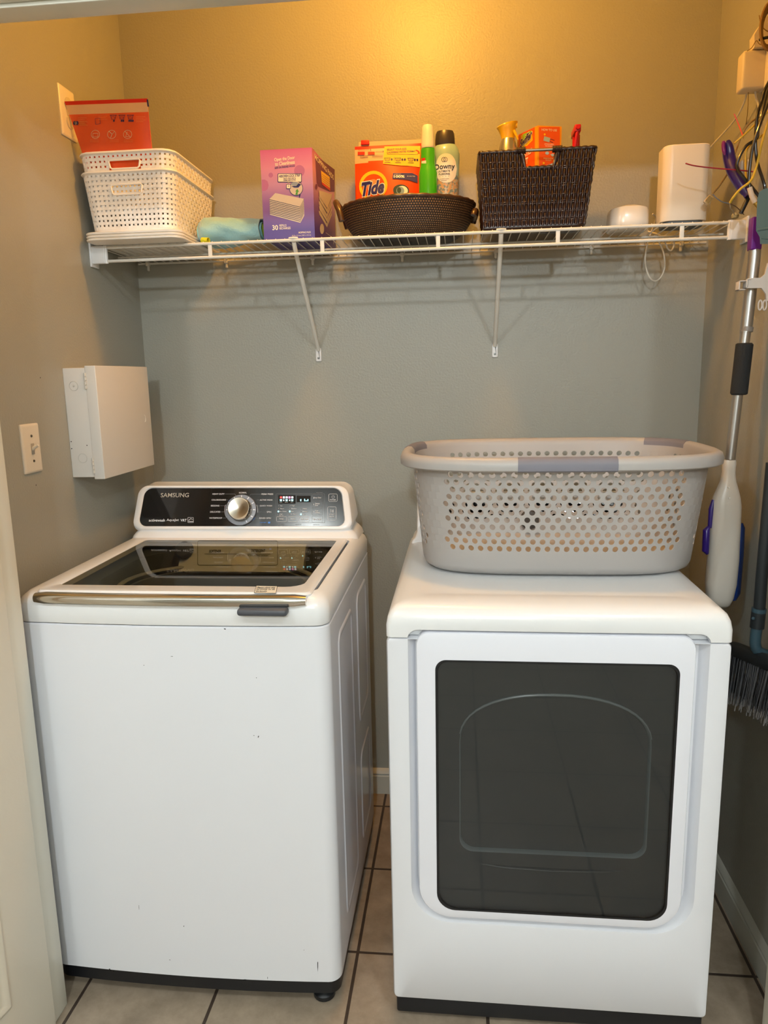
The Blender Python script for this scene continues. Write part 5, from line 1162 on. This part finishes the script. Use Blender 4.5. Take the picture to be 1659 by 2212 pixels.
for px in (1643, 1653):
    p = Sx(px, 655); e = MB(); e.tube([V((p.x+.004*math.cos(a), -.528, p.z-.004+.011*math.sin(a))) for a in [2*PI*i/16 for i in range(16)]], .0018, 6, closed=True); e.build('hook', hm, hr_)
# translucent grey-green dustpan hanging at the edge
dpn = MB(); Yd = -.56; D_ = lambda px, py, Y=Yd: hit(px, py, 1, Y)
outl = [(1634, 545), (1640, 519), (1636, 480), (1634, 455), (1634, 425), (1637, 408), (1646, 396), (1662, 392), (1662, 540)]
outl = [(1642, 527), (1641, 512), (1633, 498), (1634, 470), (1636, 430), (1640, 415), (1650, 408), (1662, 406), (1662, 527)]
dpn.loft([[D_(x, y, yy) for x, y in outl] for yy in (Yd, Yd+.012)])
dpn.tube([D_(1635, 497), D_(1662, 493)], .003, 8); dpn.tube([D_(1644, 514), D_(1662, 516)], .002, 8)
o = dpn.build('dustpan', mat('dustpan_grey_green', '5c7474', .3, coat=.3)); tag(o, 'grey-green plastic dustpan hanging at the right edge below the cables', 'dustpan')

# ---------------------------------------------------------------- adapters, outlet and cable tangle on the right wall
adm = mat('adapter_plastic', 'd9cbb0', .45)
ad = thing('power_adapter', 'lower boxy white power adapter plugged in high on the right wall', 'power adapter', (W, -.26, 2.15), 0, 'power adapters on the right wall')
xa = hit(1604, 150, 1, -.365).x; zt_, zb_ = hit(1606, 108, 1, -.365).z, hit(1606, 193, 1, -.365).z
e = MB(); e.box(xa, W-.003, -.365, -.325, zb_, zt_, bev=.006); e.build('housing', adm, ad)
ad2 = thing('power_adapter', 'upper slim white power adapter above the boxy one on the right wall', 'power adapter', (W, -.26, 2.22), 0, 'power adapters on the right wall')
xb = hit(1637, 80, 1, -.375).x; z2, z3 = hit(1637, 52, 1, -.375).z, zt_+.001
e = MB(); e.loft([[V((x, y, z)) for x, z in ((xb-.006, z3), (W-.003, z3), (W-.003, z2+.02), (xb+.022, z2+.02), (xb+.004, z2-.002), (xb-.008, z2-.022))] for y in (-.375, -.345)]); e.build('housing', adm, ad2)
e = MB(); e.box(W-.006, W-.0002, -.425, -.335, hit(1650, 182, 1, -.39).z, hit(1650, 70, 1, -.39).z, bev=.002)
o = e.build('wall_outlet', platem); tag(o, 'white outlet plate behind the power adapters on the right wall', 'outlet')
blk = mat('coax_black', '17120e', .35, coat=.3); yw = mat('cable_yellow', 'c9a83a', .45); tan_ = mat('cable_tan', '8a6e40', .6); brass = mat('brass_connector', 'c8a050', .3, metal=1); grn = mat('connector_green', '1f5038', .4)
coax = [[(1662, 175, -.42), (1652, 195, -.43), (1645, 220, -.43), (1636, 250, -.44), (1632, 300, -.44), (1634, 340, -.44), (1640, 365, -.45), (1650, 395, -.46), (1653, 412, -.46)],
        [(1664, 185, -.43), (1655, 210, -.44), (1646, 245, -.45), (1638, 280, -.45), (1634, 300, -.45), (1612, 315, -.45), (1597, 340, -.45), (1592, 362, -.45), (1605, 382, -.46), (1622, 402, -.46), (1640, 425, -.47), (1649, 441, -.47)],
        [(1666, 190, -.45), (1658, 225, -.46), (1642, 268, -.47), (1628, 310, -.47), (1621, 350, -.47), (1618, 385, -.47), (1619, 405, -.47)]]
for i, pth_ in enumerate(coax):
    T = thing('coaxial_cable', ('rightmost thick black coaxial cable ending in a green and brass plug', 'thick black coaxial cable bulging left before its green and brass plug', 'straight black coaxial cable with a pale frayed end above the shelf bracket')[i], 'cable', tuple(hit(*pth_[0][:2], 1, pth_[0][2])), 0, 'black coaxial cables')
    P_ = pxp(pth_, 7); MB().tube(P_, .0036, 10).build('cord', blk, T)
    d = (P_[-1]-P_[-3]).normalized(); e0 = P_[-1]
    if i < 2:
        MB().tube([e0, e0+d*.012], .0062, 14, m=0).tube([e0+d*.003, e0+d*.0055], .0068, 14).build('plug_ring', grn, T)
        MB().tube([e0+d*.012, e0+d*.020], .0052, 6).tube([e0+d*.020, e0+d*.03], .0035, 10).build('plug', brass, T)
    else:
        MB().tube([e0, e0+d*.02+V((.004, 0, 0)), e0+d*.034+V((.010, 0, 0))], .0058, 12).build('sleeve', mat('sleeve_pale', 'd8c4ac', .6), T)
        MB().tube([e0+d*.034+V((.010, 0, 0)), e0+d*.044+V((.016, -.002, 0))], .0052, 12).build('plug', brass, T)
def cable(name, label, pts, r, m, cat='cable', n=7, grp=None, ymul=1):
    o = MB().tube(pxp(pts, n), r, 8).build(name, m); tag(o, label, cat, grp); return o
cable('power_cable', 'white power cable running from the lower adapter down behind the extender', [(1613, 190, -.345), (1612, 205, -.33), (1606, 225, -.30), (1590, 255, -.25), (1565, 285, -.18), (1540, 312, -.14), (1525, 330, -.11)], .0022, cablew)
cable('power_cable', 'white power cable dropping from the lower adapter toward the black cables', [(1631, 190, -.345), (1633, 210, -.345), (1638, 226, -.35), (1641, 245, -.36)], .0026, cablew)
cable('thin_wire', 'thin brown wire hanging straight from the lower adapter', [(1617, 190, -.345), (1615, 240, -.33), (1611, 270, -.24), (1605, 300, -.24)], .0009, tan_)
cable('network_cable', 'yellow network cable with frayed end beside the purple brush', [(1664, 235, -.40), (1645, 255, -.41), (1625, 275, -.42), (1607, 292, -.43), (1586, 310, -.43)], .0024, yw)
cable('network_cable', 'tan network cable descending from the tangle to the clear plug', [(1664, 240, -.35), (1625, 262, -.36), (1606, 285, -.36), (1590, 325, -.36), (1575, 368, -.36), (1555, 400, -.34), (1540, 418, -.32)], .0022, tan_)
cable('network_cable', 'bright yellow network cable crossing in front of the purple brush handle', [(1664, 248, -.46), (1648, 300, -.46), (1634, 360, -.47), (1622, 390, -.48), (1600, 408, -.48), (1585, 425, -.48), (1577, 438, -.47)], .0028, yw)
cable('network_cable', 'yellow network cable hanging behind the straight black cable', [(1650, 290, -.41), (1616, 318, -.42), (1611, 350, -.42), (1612, 385, -.43), (1618, 400, -.43)], .0026, yw)
cable('thin_wire', 'blue thin wire strand stretched from the clear plug to the yellow cable end', [(1540, 420, -.32), (1548, 428, -.33), (1560, 436, -.36), (1577, 440, -.44)], .0012, mat('wire_blue', '3a5a8c', .5))
cable('thin_wire', 'striped thin wire strand hanging from the yellow cable end to the shelf bracket', [(1577, 440, -.46), (1590, 447, -.45), (1600, 456, -.42), (1607, 464, -.40)], .0011, mat('wire_brown', '6a5340', .5))
cable('thin_wire', 'pale thin wire strand curling down from the yellow cable end', [(1577, 440, -.46), (1578, 450, -.45), (1584, 456, -.43), (1586, 464, -.40)], .0012, mat('wire_pale', 'b8a890', .5))
p = hit(1530, 432, 1, -.31); e = MB(); e.box(-.007, .007, -.004, .004, -.011, .011, bev=.001)
for q in range(4): e.box(-.005+q*.003, -.0035+q*.003, -.0046, -.0038, -.008, .008, m=1)
e.xf(Matrix.Translation(p) @ Matrix.Rotation(.7, 4, 'Y')); o = e.build('cable_plug', [mat('plug_clear', 'b59a6a', .2, coat=.5), brass]); tag(o, 'clear network plug dangling right of the white extender', 'plug')
e = MB(); p = hit(1588, 466, 1, -.38); e.lathe([(.002, -.008), (.008, -.005), (.009, .001), (.006, .006), (.001, .008)], tuple(p), 12); o = e.build('putty_lump', mat('putty', 'a89a70', .9, bump=.6, bscale=300)); tag(o, 'small lump of putty at the end of a wire on the right shelf bracket', 'putty')
cable('cable_tie', 'pinkish red zip tie tail on the yellow cable', [(1586, 246, -.42), (1595, 268, -.42), (1605, 294, -.43)], .0013, mat('tie_coral', 'e0503c', .4), 'cable tie')
cable('cable_tie', 'long dark red zip tie pointing left across the white extender', [(1481, 353, -.40), (1500, 358, -.41), (1540, 363, -.42), (1600, 368, -.44), (1627, 371, -.45)], .0015, mat('tie_crimson', '8c1430', .4), 'cable tie')
# coil of twine and black cord at the top right
tw = mat('twine', '8a6a3c', .9, bump=.6, bscale=300); e = MB()
for q in range(5): e.tube([hit(1660, 62, 1, -.40)+V(((.018+.003*q)*math.cos(a)*.8, -.004*q, (.036+.004*q)*math.sin(a))) for a in [2*PI*i/30 for i in range(30)]], .0028, 6, closed=True)
o = e.build('twine_coil', tw); tag(o, 'coil of brown twine hanging at the top of the right wall', 'twine')
cable('thin_wire', 'frayed brown twine ends above the power adapters', [(1640, 33, -.39), (1643, 50, -.39), (1650, 62, -.39), (1662, 70, -.39)], .0012, tan_)
cable('thin_wire', 'thin brown twine strand crossing the upper adapter', [(1614, 110, -.372), (1624, 103, -.38), (1634, 88, -.382), (1642, 96, -.385), (1662, 96, -.39)], .0010, tan_)
cable('coaxial_cable', 'short stub of black cable beside the upper adapter', [(1641, 86, -.40), (1652, 82, -.41), (1664, 80, -.41)], .0034, blk)
